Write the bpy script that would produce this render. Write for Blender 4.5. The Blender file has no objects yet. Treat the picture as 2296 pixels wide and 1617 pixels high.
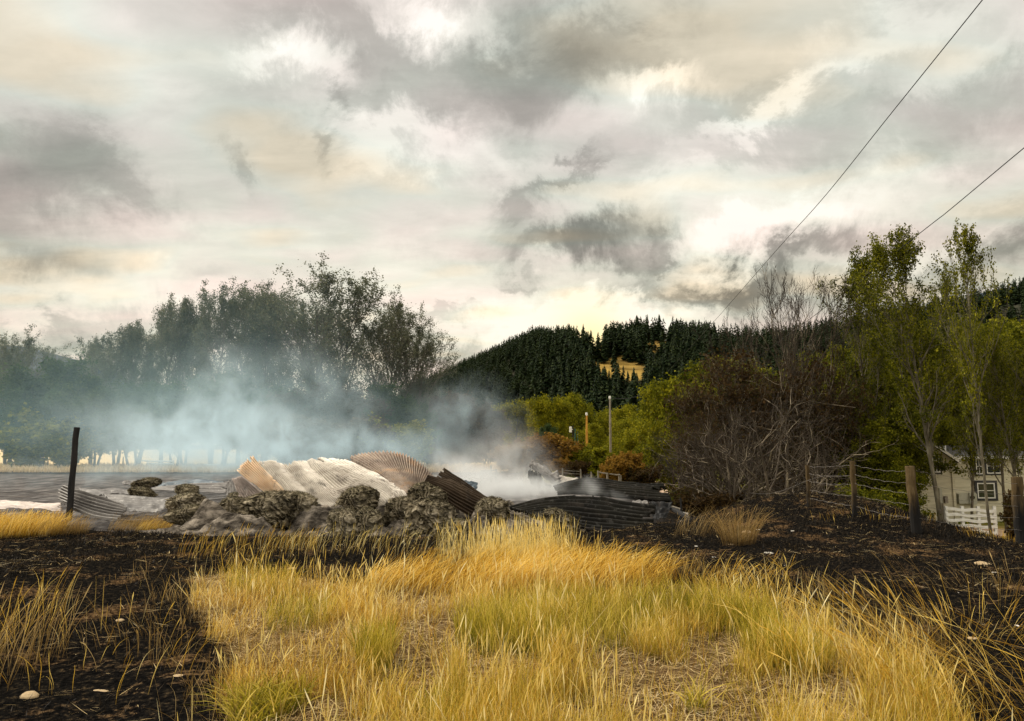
import bpy, math, random
import numpy as np
from mathutils import Vector, Matrix
SC = bpy.context.scene
COL = SC.collection
R = math.radians

# ------------------------------------------------------------------ camera
F = 1657.0                      # focal length in units of a 2295 px wide frame
CX, CY = 1147.5, 808.5
PITCH = math.atan((1008-CY)/F)
CAMH = 1.6
cam = bpy.data.objects.new('camera', bpy.data.cameras.new('camera'))
COL.objects.link(cam)
cam.location = (0, 0, CAMH)
cam.rotation_euler = (math.pi/2+PITCH, 0, 0)
cam.data.sensor_width = 36
cam.data.lens = 36*F/2295
cam.data.clip_start = 0.05
cam.data.clip_end = 20000
SC.camera = cam
cp, sp = math.cos(PITCH), math.sin(PITCH)

def slope(py):                  # z/y of the sight line through image row py
    v = (CY-py)/F
    return (sp+v*cp)/(cp-v*sp)
def at(px, py, Y):              # world point at forward distance Y seen at (px,py)
    u = (px-CX)/F; v = (CY-py)/F
    k = Y/(cp-v*sp)
    return Vector((u*k, Y, CAMH+(sp+v*cp)*k))
def gdepth(py, z):              # distance at which level z is seen on row py
    return (z-CAMH)/slope(py)

# ------------------------------------------------------------------ node helpers
def nd(nt, typ, ins=None, **kw):
    n = nt.nodes.new(typ)
    for k, v in kw.items(): setattr(n, k, v)
    for k, v in (ins or {}).items():
        s = n.inputs[k]
        if isinstance(v, bpy.types.NodeSocket): nt.links.new(v, s)
        else: s.default_value = v
    return n
def mth(nt, op, a, b=0.0, c=None, clamp=False):
    n = nd(nt, 'ShaderNodeMath', {0: a, 1: b}, operation=op, use_clamp=clamp)
    if c is not None:
        if isinstance(c, bpy.types.NodeSocket): nt.links.new(c, n.inputs[2])
        else: n.inputs[2].default_value = c
    return n.outputs[0]
def ramp(nt, fac, stops, interp='LINEAR'):
    n = nd(nt, 'ShaderNodeValToRGB', {'Fac': fac})
    e = n.color_ramp.elements
    n.color_ramp.interpolation = interp
    while len(e) < len(stops): e.new(0.5)
    for i, (p, c) in enumerate(stops):
        e[i].position = p
        if not hasattr(c, '__len__'): c = (c, c, c)
        e[i].color = (*c[:3], 1)
    return n.outputs['Color']
def mixc(nt, fac, a, b, mode='MIX'):
    n = nt.nodes.new('ShaderNodeMix'); n.data_type = 'RGBA'; n.blend_type = mode
    for s, v in ((n.inputs[0], fac), (n.inputs[6], a), (n.inputs[7], b)):
        if isinstance(v, bpy.types.NodeSocket): nt.links.new(v, s)
        elif hasattr(v, '__len__'): s.default_value = (*v[:3], 1)
        else: s.default_value = v
    return n.outputs[2]
def noise(nt, vec, scale, detail=3.0, rough=0.55, dist=0.0, out='Fac'):
    ins = {'Scale': scale, 'Detail': detail, 'Roughness': rough, 'Distortion': dist}
    if vec is not None: ins['Vector'] = vec
    return nd(nt, 'ShaderNodeTexNoise', ins).outputs[out]
def mapping(nt, vec, loc=(0, 0, 0), rot=(0, 0, 0), scale=(1, 1, 1), typ='POINT'):
    return nd(nt, 'ShaderNodeMapping', {'Vector': vec, 'Location': loc, 'Rotation': rot, 'Scale': scale}, vector_type=typ).outputs[0]

# ------------------------------------------------------------------ world: broken evening overcast
SUN_EL, SUN_AZ = R(42), R(-62)       # azimuth measured clockwise from +Y
W = bpy.data.worlds.new('World'); SC.world = W; W.use_nodes = True
nt = W.node_tree; nt.nodes.clear()
wo = nd(nt, 'ShaderNodeOutputWorld')
tc = nd(nt, 'ShaderNodeTexCoord').outputs['Generated']
sky = nd(nt, 'ShaderNodeTexSky', sky_type='NISHITA', sun_disc=False, sun_elevation=SUN_EL, sun_rotation=SUN_AZ, altitude=1200, dust_density=2.0)
bg0 = nd(nt, 'ShaderNodeBackground', {'Color': sky.outputs[0], 'Strength': 0.09})
sep = nd(nt, 'ShaderNodeSeparateXYZ', {0: tc})
dx, dy, dz = sep.outputs
zc = mth(nt, 'MAXIMUM', dz, 0.0)
den = mth(nt, 'ADD', zc, 0.17)
pl = nd(nt, 'ShaderNodeCombineXYZ', {0: mth(nt, 'DIVIDE', dx, den), 1: mth(nt, 'DIVIDE', dy, den), 2: 0.0}).outputs[0]
n_big = noise(nt, mapping(nt, pl, (3.1, 7.7, 0), (0, 0, R(18)), (0.75, 1.05, 1)), 1.15, 5.0, 0.56, 0.35)
n_str = noise(nt, mapping(nt, pl, (9.2, 1.3, 2), (0, 0, R(24)), (0.8, 2.4, 1)), 2.0, 6.0, 0.6, 0.5)
n_fin = noise(nt, mapping(nt, pl, (1.2, 4.3, 5), (0, 0, R(14)), (1.3, 2.0, 1)), 4.5, 5.0, 0.62, 0.4)
# warp of the direction, for ragged cloud edges
wn = noise(nt, tc, 9.0, 8.0, 0.66, 0.3, 'Color')
wv = nd(nt, 'ShaderNodeVectorMath', {0: wn, 1: (0.5, 0.5, 0.5)}, operation='SUBTRACT').outputs[0]
wv = nd(nt, 'ShaderNodeVectorMath', {0: wv, 'Scale': 0.20}, operation='SCALE').outputs[0]
wdir = nd(nt, 'ShaderNodeVectorMath', {0: tc, 1: wv}, operation='ADD').outputs[0]
wdir2 = nd(nt, 'ShaderNodeVectorMath', {0: tc, 1: nd(nt, 'ShaderNodeVectorMath', {0: wv, 'Scale': 0.45}, operation='SCALE').outputs[0]}, operation='ADD').outputs[0]
base = mth(nt, 'ADD', mth(nt, 'MULTIPLY', n_big, 0.26), mth(nt, 'ADD', mth(nt, 'MULTIPLY', n_str, 0.24), mth(nt, 'MULTIPLY', n_fin, 0.18)))
base = mth(nt, 'ADD', base, 0.365)       # mean about 0.67
def sky_dir(px, py):
    return (at(px, py, 1.0)-Vector((0, 0, CAMH))).normalized()
# bright breaks and dark masses: (px, py, half width, half height, tilt deg, strength)
BLOBS = [
 (1050,  60, 190, 60,  -8, .30), (940, 10, 120, 60, 0, .30), (705, 155, 110, 60, 5, .34), (600, 160, 90, 40, 0, .18),
 (200,  60, 260, 90, -20, .14), (430, 170, 200, 60, 10, .12), (1480, 190, 140, 40, 12, .34), (1350, 260, 260, 70, 12, .14),
 (1750, 240, 240, 34, 18, .30), (2020, 60, 260, 70, 14, .20), (2180, 140, 180, 60, 14, .16),
 (1650, 400, 420, 70,  4, .26), (1800, 470, 560, 90, 4, .24), (900, 330, 330, 60, -6, .26), (1000, 460, 420, 110, 0, .10),
 (300, 560, 380, 110, 0, .16), (1000, 640, 460, 160, 0, .24), (250, 650, 360, 60, 4, .24), (1330, 740, 420, 90, 0, .34),
 (1650, 545, 300, 60, 16, .26), (1450, 700, 260, 50, 0, .22), (2150, 560, 300, 40, 14, .26), (1820, 640, 130, 30, 14, .24),
 (1255, 385, 110, 24, 16, -.26), (1160, 450, 100, 60, 24, -.30), (1260, 545, 230, 70, 4, -.46), (1380, 560, 170, 70, -12, -.30), (1480, 590, 100, 40, 30, -.38),
 (1160, 625,  70, 24, 0, -.26), (1020, 705, 120, 24, -6, -.24), (1620, 655, 320, 50, 10, -.34), (1450, 655, 130, 26, -8, -.26), (1720, 610, 260, 30, 16, -.28), (1780, 690, 240, 60, 8, -.16),
 (2260, 560, 130, 80, 14, -.38), (2080, 620, 160, 40, 14, -.2),
 (60,  480, 210, 220, -24, -.27), (20, 380, 130, 120, 0, -.12), (240, 400, 190, 70, -24, -.18), (170, 600, 200, 50, -4, -.12),
 (1200, 180, 220, 150, 0, -.30), (1330, 90, 330, 110, -8, -.24), (820, 90, 360, 90, -14, -.20), (560, 240, 260, 80, -12, -.10),
 (880, 230, 230, 60, -4, -.16), (545, 370, 34, 70, 18, -.18), (715, 325, 30, 50, 0, -.2), (760, 245, 44, 50, 0, -.18),
 (1900, 330, 420, 90, 14, -.16), (1620, 240, 260, 50, 14, -.16), (2230, 300, 200, 110, 14, -.16), (1650, 330, 320, 50, 8, -.10),
 (1330, 330, 140, 40, -6, -.08), (100, 700, 130, 22, -4, -.16), (120, 760, 170, 40, 0, -.26), (1000, 790, 130, 30, 0, -.26), (480, 600, 60, 18, 0, -.1),
]
acc = base
for (bx, by, hw, hh, tilt, st) in BLOBS:
    d = sky_dir(bx, by)
    e1 = Vector((0, 0, 1)).cross(d).normalized()*-1
    e1 = Vector((d.y, -d.x, 0)).normalized()
    e2 = e1.cross(d).normalized()
    if e2.z < 0: e2 = -e2
    a = R(tilt)
    X = e1*math.cos(a)+e2*math.sin(a); Y = e2*math.cos(a)-e1*math.sin(a); Z = X.cross(Y)
    rot = Matrix((X, Y, Z)).transposed().to_euler()
    m = mapping(nt, wdir if abs(st) > .15 else wdir2, tuple(d), tuple(rot), (hw/F*1.25, hh/F*1.35, 0.5), 'TEXTURE')
    g = nd(nt, 'ShaderNodeTexGradient', {0: m}, gradient_type='QUADRATIC_SPHERE').outputs[1]
    g = mth(nt, 'SMOOTH_MIN', mth(nt, 'MULTIPLY', g, 1.9), 1.0, 0.4)
    acc = mth(nt, 'MULTIPLY_ADD', g, st*(0.80 if st < 0 else .72), acc)
val = ramp(nt, acc, [(0.0, (.15, .145, .12)), (0.30, (.25, .24, .205)), (0.50, (.40, .385, .335)), (0.64, (.56, .54, .475)), (0.76, (.70, .665, .59)), (0.90, (.87, .82, .73)), (1.0, (.97, .93, .85))])
# faint coloured veils: warm patches low down, green-grey and mauve higher up
tint_n = noise(nt, mapping(nt, pl, (5, 2, 0), (0, 0, 0.4), (1, 1.6, 1)), 1.6, 2.0, 0.5)
tint = ramp(nt, tint_n, [(0.32, (1.04, .955, .985)), (0.44, (1.0, .985, 1.0)), (0.54, (.94, 1.0, .985)), (0.66, (1.06, .99, .86))])
val = mixc(nt, 1.0, val, tint, 'MULTIPLY')
low = mth(nt, 'SUBTRACT', 1.0, mth(nt, 'MULTIPLY', zc, 2.6), clamp=True)
val = mixc(nt, low, val, mixc(nt, 1.0, val, (1.10, .985, .84), 'MULTIPLY'))
# yellow glow where the sun has gone behind the ridge
gd = sky_dir(1322, 775)
gdot = nd(nt, 'ShaderNodeVectorMath', {0: tc, 1: tuple(gd)}, operation='DOT_PRODUCT').outputs['Value']
glow = mth(nt, 'POWER', mth(nt, 'MAXIMUM', gdot, 0.0), 900.0)
val = mixc(nt, mth(nt, 'MULTIPLY', glow, 0.8), val, (1.25, .95, .38))
# the sky overhead and behind the camera is a thinner, brighter overcast
back = mth(nt, 'MULTIPLY_ADD', dy, -0.8, 0.15, clamp=True)
top = mth(nt, 'MULTIPLY_ADD', dz, 2.2, -1.25, clamp=True)
lift = mth(nt, 'MAXIMUM', back, top)
val = mixc(nt, lift, val, (1.25, 1.17, 1.03))
bg1 = nd(nt, 'ShaderNodeBackground', {'Color': val, 'Strength': 1.0})
mx = nd(nt, 'ShaderNodeMixShader', {0: 0.94, 1: bg0.outputs[0], 2: bg1.outputs[0]})
nt.links.new(mx.outputs[0], wo.inputs[0])
W.cycles.sampling_method = 'MANUAL'; W.cycles.sample_map_resolution = 512

sl = bpy.data.lights.new('sun', 'SUN'); sl.energy = 3.6; sl.angle = R(10); sl.color = (1, .93, .80)
sun = bpy.data.objects.new('sun', sl); COL.objects.link(sun)
sd = Vector((math.sin(SUN_AZ)*math.cos(SUN_EL), math.cos(SUN_AZ)*math.cos(SUN_EL), math.sin(SUN_EL)))
sun.rotation_euler = sd.to_track_quat('Z', 'Y').to_euler()

vs = SC.view_settings
vs.view_transform = 'Standard'; vs.look = 'None'; vs.exposure = 0.22; vs.gamma = 1.0; vs.use_curve_mapping = False
cy = SC.cycles
cy.max_bounces = 5; cy.diffuse_bounces = 2; cy.glossy_bounces = 2; cy.transmission_bounces = 3; cy.transparent_max_bounces = 12
cy.volume_bounces = 1; cy.volume_step_rate = 1.0; cy.volume_max_steps = 96
cy.use_adaptive_sampling = True; cy.adaptive_threshold = 0.02
cy.sample_clamp_indirect = 4.0

# ------------------------------------------------------------------ numpy noise
def _h(ix, iy, iz):
    n = (ix*374761393+iy*668265263+iz*1274126177) & 0xffffffff
    n = ((n ^ (n >> 13))*1274126177) & 0xffffffff
    return ((n ^ (n >> 16)) & 0xffff)/65535.0
def vnoise(x, y, z=0.0):
    x, y, z = np.broadcast_arrays(np.asarray(x, float), np.asarray(y, float), np.asarray(z, float))
    ix, iy, iz = (np.floor(a).astype(np.int64) for a in (x, y, z))
    fx, fy, fz = x-ix, y-iy, z-iz
    fx, fy, fz = (a*a*(3-2*a) for a in (fx, fy, fz))
    r = 0
    for a in (0, 1):
        for b in (0, 1):
            for c in (0, 1):
                w = (fx if a else 1-fx)*(fy if b else 1-fy)*(fz if c else 1-fz)
                r = r+w*_h(ix+a, iy+b, iz+c)
    return r
def fbm(x, y, z=0.0, o=4, g=0.5):
    s = 0; a = 1; t = 0
    for i in range(o):
        s = s+a*vnoise(np.asarray(x)*2**i+17*i, np.asarray(y)*2**i-9*i, np.asarray(z)*2**i+5*i); t += a; a *= g
    return s/t
def sstep(a, b, x):
    t = np.clip((x-a)/(b-a), 0, 1); return t*t*(3-2*t)

# ------------------------------------------------------------------ terrain heights
RX = [-60, -20, -8, 0, 4, 8, 12, 20, 60]
def terrain(x, y, micro=True):
    x = np.asarray(x, float); y = np.asarray(y, float)
    edge = 14.3+0.4*np.sin(x*0.35)+1.6*np.exp(-((x-5.6)/2.4)**2)-2.3*sstep(6.8, 9.6, x)+0.9*np.exp(-((x+11)/4)**2)
    mound = 0.66*np.exp(-(((x-6.7)/2.7)**2+((y-16.6)/3.2)**2))-0.22*sstep(7.5, 10, x)
    low_l = -0.45+0.0*y
    low_r = -0.45-1.55*sstep(15, 25, y)
    k = sstep(4.5, 8.5, x-0.10*(y-20))
    low = low_l*(1-k)+low_r*k
    low = low-0.7*sstep(30, 50, y)*sstep(3, 9, x)*(1-k)
    dropw = 1.6+1.2*np.exp(-((x-6)/2.5)**2)
    s = sstep(0, 1, (y-edge)/dropw)
    h = (0.0+mound)*(1-s)+(low+mound*0.5)*s
    h = h+0.10*(fbm(x*0.22, y*0.22, 0, 3)-0.5)*sstep(1, 5, y)*(1-sstep(100, 200, y))
    h = h+sstep(150, 330, y)*2.0
    if micro:
        near = 1-sstep(24, 40, np.hypot(x, y))
        h = h+near*(0.07*(fbm(x*1.7, y*1.7, 3, 4)-0.5)+0.035*(fbm(x*9, y*9, 1, 2)-0.5))
    return h
def gz(x, y): return float(terrain(x, y))
def ground_pt(px, py, it=30):
    Y = 10.0
    lo, hi = 1.0, 400.0
    for Y in np.concatenate([np.arange(2, 60, .1), np.arange(60, 400, 1)]):
        p = at(px, py, float(Y))
        if p.z <= gz(p.x, p.y): return p
    return p

# ------------------------------------------------------------------ mesh helpers
def mesh_from(name, V, Fc, mats=(), smooth=False, mi=None, attrs=None):
    V = np.asarray(V, dtype=np.float32).reshape(-1, 3)
    me = bpy.data.meshes.new(name)
    if isinstance(Fc, np.ndarray):
        nf, k = Fc.shape
        me.vertices.add(len(V)); me.vertices.foreach_set('co', V.ravel())
        me.loops.add(nf*k); me.loops.foreach_set('vertex_index', Fc.astype(np.int32).ravel())
        me.polygons.add(nf); me.polygons.foreach_set('loop_start', (np.arange(nf)*k).astype(np.int32))
        me.update(calc_edges=True)
    else:
        me.from_pydata([tuple(map(float, v)) for v in V], [], Fc)
    for m in mats: me.materials.append(m)
    if mi is not None: me.polygons.foreach_set('material_index', np.asarray(mi, dtype=np.int32))
    n = len(me.polygons)
    me.polygons.foreach_set('use_smooth', np.full(n, smooth, dtype=bool))
    for k, (dom, arr) in (attrs or {}).items():
        a = me.attributes.new(k, 'FLOAT', dom); a.data.foreach_set('value', np.asarray(arr, dtype=np.float32))
    me.update()
    return me
def add(name, me, parent=None, loc=None):
    o = bpy.data.objects.new(name, me); COL.objects.link(o)
    if parent: o.parent = parent
    if loc is not None: o.location = loc
    return o
def tag(o, label=None, cat=None, group=None, kind=None):
    if label: o['label'] = label
    if cat: o['category'] = cat
    if group: o['group'] = group
    if kind: o['kind'] = kind
    return o
def empty(name, loc, label, cat, group=None, rz=0):
    o = bpy.data.objects.new(name, None); COL.objects.link(o)
    o.location = loc; o.rotation_euler = (0, 0, rz); o.empty_display_size = 0.2
    return tag(o, label, cat, group)
class MB:                                    # collects polygons
    def __init__(s): s.V = []; s.F = []
    def poly(s, pts):
        b = len(s.V); s.V += [tuple(p) for p in pts]; s.F.append(list(range(b, b+len(pts))))
    def box(s, c, size, M=None):
        b = len(s.V); sx, sy, sz = (a/2 for a in size)
        for z in (-sz, sz):
            for (x, y) in ((-sx, -sy), (sx, -sy), (sx, sy), (-sx, sy)):
                p = Vector((x, y, z))
                if M: p = M @ p
                s.V.append(tuple(p+Vector(c)))
        for f in ((0, 3, 2, 1), (4, 5, 6, 7), (0, 1, 5, 4), (1, 2, 6, 5), (2, 3, 7, 6), (3, 0, 4, 7)): s.F.append([b+i for i in f])
        return s
    def tube(s, pts, radii, k=6, cap=True):
        pts = [Vector(p) for p in pts]; b = len(s.V); n = len(pts)
        for i, p in enumerate(pts):
            d = (pts[min(i+1, n-1)]-pts[max(i-1, 0)]).normalized()
            a = d.orthogonal().normalized() if abs(d.z) > .95 else d.cross(Vector((0, 0, 1))).normalized()
            c = d.cross(a); r = radii[i] if hasattr(radii, '__len__') else radii
            for j in range(k):
                t = 2*math.pi*j/k
                s.V.append(tuple(p+a*math.cos(t)*r+c*math.sin(t)*r))
        for i in range(n-1):
            for j in range(k):
                s.F.append([b+i*k+j, b+i*k+(j+1) % k, b+(i+1)*k+(j+1) % k, b+(i+1)*k+j])
        if cap: s.F.append([b+j for j in range(k)][::-1]); s.F.append([b+(n-1)*k+j for j in range(k)])
        return s
    def build(s, name, m, parent=None, smooth=False, loc=None, bevel=0):
        o = add(name, mesh_from(name, s.V, s.F, [m], smooth), parent, loc)
        if bevel:
            bv = o.modifiers.new('bevel', 'BEVEL'); bv.width = bevel; bv.segments = 2; bv.limit_method = 'ANGLE'
        return o

# ------------------------------------------------------------------ materials
def newmat(name):
    m = bpy.data.materials.new(name); m.use_nodes = True
    t = m.node_tree; t.nodes.clear()
    out = nd(t, 'ShaderNodeOutputMaterial')
    return m, t, out
def principled(t, out, col, rough=0.8, metal=0.0, bump=None, bstr=0.3, bdist=0.02, spec=0.3):
    p = nd(t, 'ShaderNodeBsdfPrincipled', {'Base Color': col if isinstance(col, bpy.types.NodeSocket) else (*col, 1), 'Roughness': rough, 'Metallic': metal, 'Specular IOR Level': spec})
    if bump is not None:
        b = nd(t, 'ShaderNodeBump', {'Height': bump, 'Strength': bstr, 'Distance': bdist}); t.links.new(b.outputs[0], p.inputs['Normal'])
    t.links.new(p.outputs[0], out.inputs[0]); return p
def simple(name, stops, scale=4.0, rough=0.85, metal=0.0, stretch=(1, 1, 1), detail=5.0, bstr=0.4, bdist=0.01, bscale=None, spec=0.3, coord='Object', rrough=0.6):
    m, t, out = newmat(name)
    v = nd(t, 'ShaderNodeTexCoord').outputs[coord]
    v = mapping(t, v, scale=stretch)
    n = noise(t, v, scale, detail, rrough)
    n2 = noise(t, v, bscale or scale*5, 4.0, 0.6)
    principled(t, out, ramp(t, n, stops), rough, metal, n2, bstr, bdist, spec)
    return m
def leafmat(name, stops, trans=0.35, rough=0.6):
    m, t, out = newmat(name)
    a = nd(t, 'ShaderNodeAttribute', attribute_name='rnd').outputs['Fac']
    oi = nd(t, 'ShaderNodeObjectInfo').outputs['Random']
    a = mth(t, 'ADD', mth(t, 'MULTIPLY', a, 0.85), mth(t, 'MULTIPLY', oi, 0.15))
    c = ramp(t, a, stops)
    d = nd(t, 'ShaderNodeBsdfPrincipled', {'Base Color': c, 'Roughness': rough, 'Specular IOR Level': 0.06})
    tr = nd(t, 'ShaderNodeBsdfTranslucent', {'Color': c})
    mx = nd(t, 'ShaderNodeMixShader', {0: trans, 1: d.outputs[0], 2: tr.outputs[0]})
    t.links.new(mx.outputs[0], out.inputs[0]); return m

M = {}
M['leaf_left'] = leafmat('leaf_grey_green', [(0, (.05, .06, .045)), (.5, (.12, .135, .09)), (.85, (.19, .19, .11)), (1, (.28, .21, .13))])
M['leaf_olive'] = leafmat('leaf_olive', [(0, (.014, .018, .002)), (.38, (.065, .074, .004)), (.68, (.19, .185, .010)), (.86, (.36, .33, .022)), (1, (.55, .50, .09))])
M['leaf_yellowgreen'] = leafmat('leaf_yellow_green', [(0, (.04, .045, .004)), (.45, (.15, .155, .008)), (.8, (.33, .29, .014)), (1, (.52, .40, .025))])
M['leaf_green'] = leafmat('leaf_green', [(0, (.02, .035, .012)), (.5, (.05, .08, .025)), (1, (.12, .15, .04))])
M['leaf_brown'] = leafmat('leaf_brown', [(0, (.012, .009, .003)), (.4, (.040, .024, .009)), (.65, (.075, .042, .014)), (.8, (.06, .058, .012)), (1, (.15, .12, .025))])
M['leaf_mauve'] = leafmat('leaf_mauve_brown', [(0, (.04, .028, .022)), (.5, (.09, .062, .045)), (1, (.15, .11, .06))])
M['leaf_tan'] = leafmat('leaf_tan', [(0, (.14, .085, .04)), (.5, (.24, .155, .07)), (1, (.32, .22, .08))])
M['leaf_rust'] = leafmat('leaf_rust', [(0, (.08, .045, .008)), (.5, (.24, .125, .02)), (1, (.38, .24, .03))])
M['needles'] = leafmat('needles', [(0, (.006, .012, .006)), (.5, (.016, .028, .010)), (1, (.040, .052, .014))], trans=0.1)
M['bark_pale'] = simple('bark_pale', [(.3, (.05, .042, .027)), (.5, (.12, .10, .065)), (.7, (.24, .21, .145))], 3.0, stretch=(1, 1, .35), bdist=.02)
M['bark_dark'] = simple('bark_dark', [(.3, (.02, .016, .010)), (.7, (.09, .07, .045))], 3.0, stretch=(1, 1, .3), bdist=.02)
M['bark_grey'] = simple('bark_grey', [(.3, (.06, .052, .042)), (.7, (.16, .14, .11))], 3.0, stretch=(1, 1, .3), bdist=.02)
M['bark_bare'] = simple('bark_bare', [(.3, (.025, .018, .012)), (.52, (.08, .06, .04)), (.66, (.38, .31, .21))], .9, stretch=(1, 1, .6), bdist=.01)
M['bark_twig'] = simple('bark_twig', [(.3, (.012, .009, .006)), (.7, (.055, .038, .022))], 3.0, stretch=(1, 1, .3), bdist=.01)
M['char'] = simple('charred_wood', [(.3, (.006, .006, .006)), (.6, (.022, .020, .018)), (.8, (.06, .05, .045))], 6.0, stretch=(1, 1, .3), bstr=.8, bdist=.02)
M['post'] = simple('weathered_post', [(.3, (.05, .032, .014)), (.55, (.13, .085, .035)), (.75, (.24, .17, .08))], 7.0, stretch=(1, 1, .12), bstr=.7, bdist=.015)
M['wood_grey'] = simple('weathered_wood', [(.3, (.14, .12, .09)), (.7, (.34, .29, .22))], 6.0, stretch=(1, 1, .3), bstr=.5)
M['wood_orange'] = simple('orange_pole_wood', [(.3, (.38, .17, .02)), (.7, (.62, .32, .05))], 5.0, stretch=(1, 1, .2))
M['white_paint'] = simple('weathered_white_paint', [(.25, (.62, .59, .50)), (.6, (.82, .80, .74))], 3.0, rough=.7, stretch=(1, 1, 3), bstr=.15)
M['siding'] = simple('shaded_white_siding', [(.25, (.42, .38, .25)), (.6, (.60, .55, .39)), (.8, (.68, .63, .48))], 2.0, rough=.7, stretch=(.6, .6, 4), bstr=.15)  # white paint toned cream: its shade is mixed into the base colour
M['black_trim'] = simple('black_trim_paint', [(.3, (.012, .012, .011)), (.7, (.03, .03, .028))], 3.0, rough=.5)
M['shingle'] = simple('dark_shingles', [(.3, (.03, .028, .025)), (.7, (.085, .08, .072))], 9.0, rough=.9, stretch=(1, 3, 3))
M['glass'] = simple('window_glass', [(.3, (.012, .016, .014)), (.7, (.03, .035, .03))], 1.0, rough=.08, spec=.7, bstr=0.02)
M['log'] = simple('dark_logs', [(.3, (.035, .022, .012)), (.7, (.11, .075, .045))], 4.0, stretch=(.4, 1, 3))
M['wire'] = simple('fence_wire', [(.3, (.10, .09, .08)), (.7, (.26, .23, .20))], 9.0, rough=.5, metal=.6)
M['cable'] = simple('black_cable', [(.3, (.012, .012, .012)), (.7, (.03, .03, .03))], 3.0, rough=.6)
M['grey_box'] = simple('grey_enamel', [(.3, (.34, .33, .25)), (.7, (.46, .44, .34))], 4.0, rough=.5)
M['tank'] = simple('dull_grey_sheet', [(.3, (.16, .155, .13)), (.7, (.26, .25, .21))], 4.0, rough=.6)
M['green_paint'] = simple('green_paint', [(.3, (.02, .06, .04)), (.7, (.05, .13, .09))], 4.0, rough=.6)
M['stone'] = simple('pale_stone', [(.3, (.30, .20, .10)), (.7, (.56, .42, .24))], 9.0, bdist=.01)
M['ashbit'] = simple('white_ash_flake', [(.3, (.42, .38, .32)), (.7, (.75, .70, .62))], 20.0)

def sheetmat(name, stops, soot=0.0, metal=0.2, rough=0.6, sscale=0.9):
    m, t, out = newmat(name)
    v = nd(t, 'ShaderNodeTexCoord').outputs['Object']
    n = noise(t, v, sscale, 6.0, 0.62, 0.4)
    n2 = noise(t, mapping(t, v, scale=(1, 1, 1)), 14.0, 4.0, 0.6)
    c = ramp(t, mth(t, 'ADD', mth(t, 'MULTIPLY', n, .8), mth(t, 'MULTIPLY', n2, .2)), stops)
    fl = ramp(t, noise(t, v, 5.5, 6.0, 0.7), [(.56, 0), (.64, 1)])
    c = mixc(t, mth(t, 'MULTIPLY', fl, 0.08 if 'soot' in name or 'black' in name else 0.25), c, (.62, .59, .54))
    if soot:
        s = ramp(t, noise(t, v, 0.7, 5.0, 0.6, .5), [(.42, 0), (.58, 1)])
        c = mixc(t, mth(t, 'MULTIPLY', s, soot), c, (.018, .016, .014))
    sp_ = ramp(t, noise(t, v, 2.6, 8.0, .75, .8), [(.36, 1), (.46, 0)])
    c = mixc(t, mth(t, 'MULTIPLY', sp_, .55), c, (.05, .04, .032))
    principled(t, out, c, rough, metal, n2, 0.3, 0.01, .15)
    return m
M['sheet_grey'] = sheetmat('burnt_zinc_grey', [(.3, (.20, .165, .13)), (.42, (.38, .335, .28)), (.52, (.54, .49, .42)), (.66, (.70, .65, .57))])
M['sheet_orange'] = sheetmat('scorched_orange_zinc', [(.3, (.46, .26, .13)), (.45, (.62, .42, .25)), (.58, (.66, .50, .34)), (.7, (.60, .50, .40))], sscale=1.3)
M['sheet_pink'] = sheetmat('scorched_pink_zinc', [(.3, (.22, .18, .165)), (.5, (.36, .30, .26)), (.7, (.48, .41, .36))])
M['sheet_rust'] = sheetmat('rusted_zinc', [(.32, (.11, .08, .065)), (.45, (.24, .18, .14)), (.55, (.34, .27, .21)), (.62, (.40, .25, .14)), (.72, (.42, .37, .32))], sscale=1.1)
M['sheet_dark'] = sheetmat('sooted_zinc', [(.3, (.005, .0045, .004)), (.5, (.012, .011, .008)), (.7, (.032, .028, .019))], metal=.3, rough=.55)
M['sheet_brown'] = sheetmat('sooted_brown_zinc', [(.3, (.03, .02, .012)), (.5, (.085, .06, .04)), (.7, (.16, .12, .08))], metal=.4)
M['sheet_blue'] = sheetmat('blue_grey_zinc', [(.3, (.05, .07, .085)), (.7, (.12, .15, .18))])
M['sheet_mid'] = sheetmat('mid_grey_zinc', [(.3, (.10, .092, .085)), (.5, (.21, .195, .18)), (.7, (.34, .32, .295))])
M['sheet_low'] = sheetmat('dimmed_grey_zinc', [(.3, (.06, .055, .052)), (.5, (.13, .12, .112)), (.7, (.22, .205, .19))])  # mid grey zinc darkened so flat sun-facing sheets look less bright
M['sheet_black_end'] = sheetmat('black_zinc', [(.3, (.006, .006, .006)), (.7, (.02, .02, .02))])

# charred hay: matted layers, olive straw against black
m, t, out = newmat('charred_hay'); M['hay'] = m
v = nd(t, 'ShaderNodeTexCoord').outputs['Object']
wrp = noise(t, v, 1.6, 3.0, .6, 0, 'Color')
vv = nd(t, 'ShaderNodeVectorMath', {0: v, 1: nd(t, 'ShaderNodeVectorMath', {0: wrp, 'Scale': 1.1}, operation='SCALE').outputs[0]}, operation='ADD').outputs[0]
n1 = noise(t, mapping(t, vv, scale=(1.0, 1.0, 5.5)), 3.2, 8.0, .72, .5)
n2 = noise(t, v, 1.5, 3.0, .6)
oi = nd(t, 'ShaderNodeObjectInfo').outputs['Random']
sx_ = nd(t, 'ShaderNodeSeparateXYZ', {0: vv}); rr_ = mth(t, 'SQRT', mth(t, 'ADD', mth(t, 'MULTIPLY', sx_.outputs[0], sx_.outputs[0]), mth(t, 'MULTIPLY', sx_.outputs[2], sx_.outputs[2])))
bnd = mth(t, 'MULTIPLY_ADD', mth(t, 'SINE', mth(t, 'MULTIPLY_ADD', rr_, 46.0, mth(t, 'MULTIPLY', n1, 14.0))), .5, .5)
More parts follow.
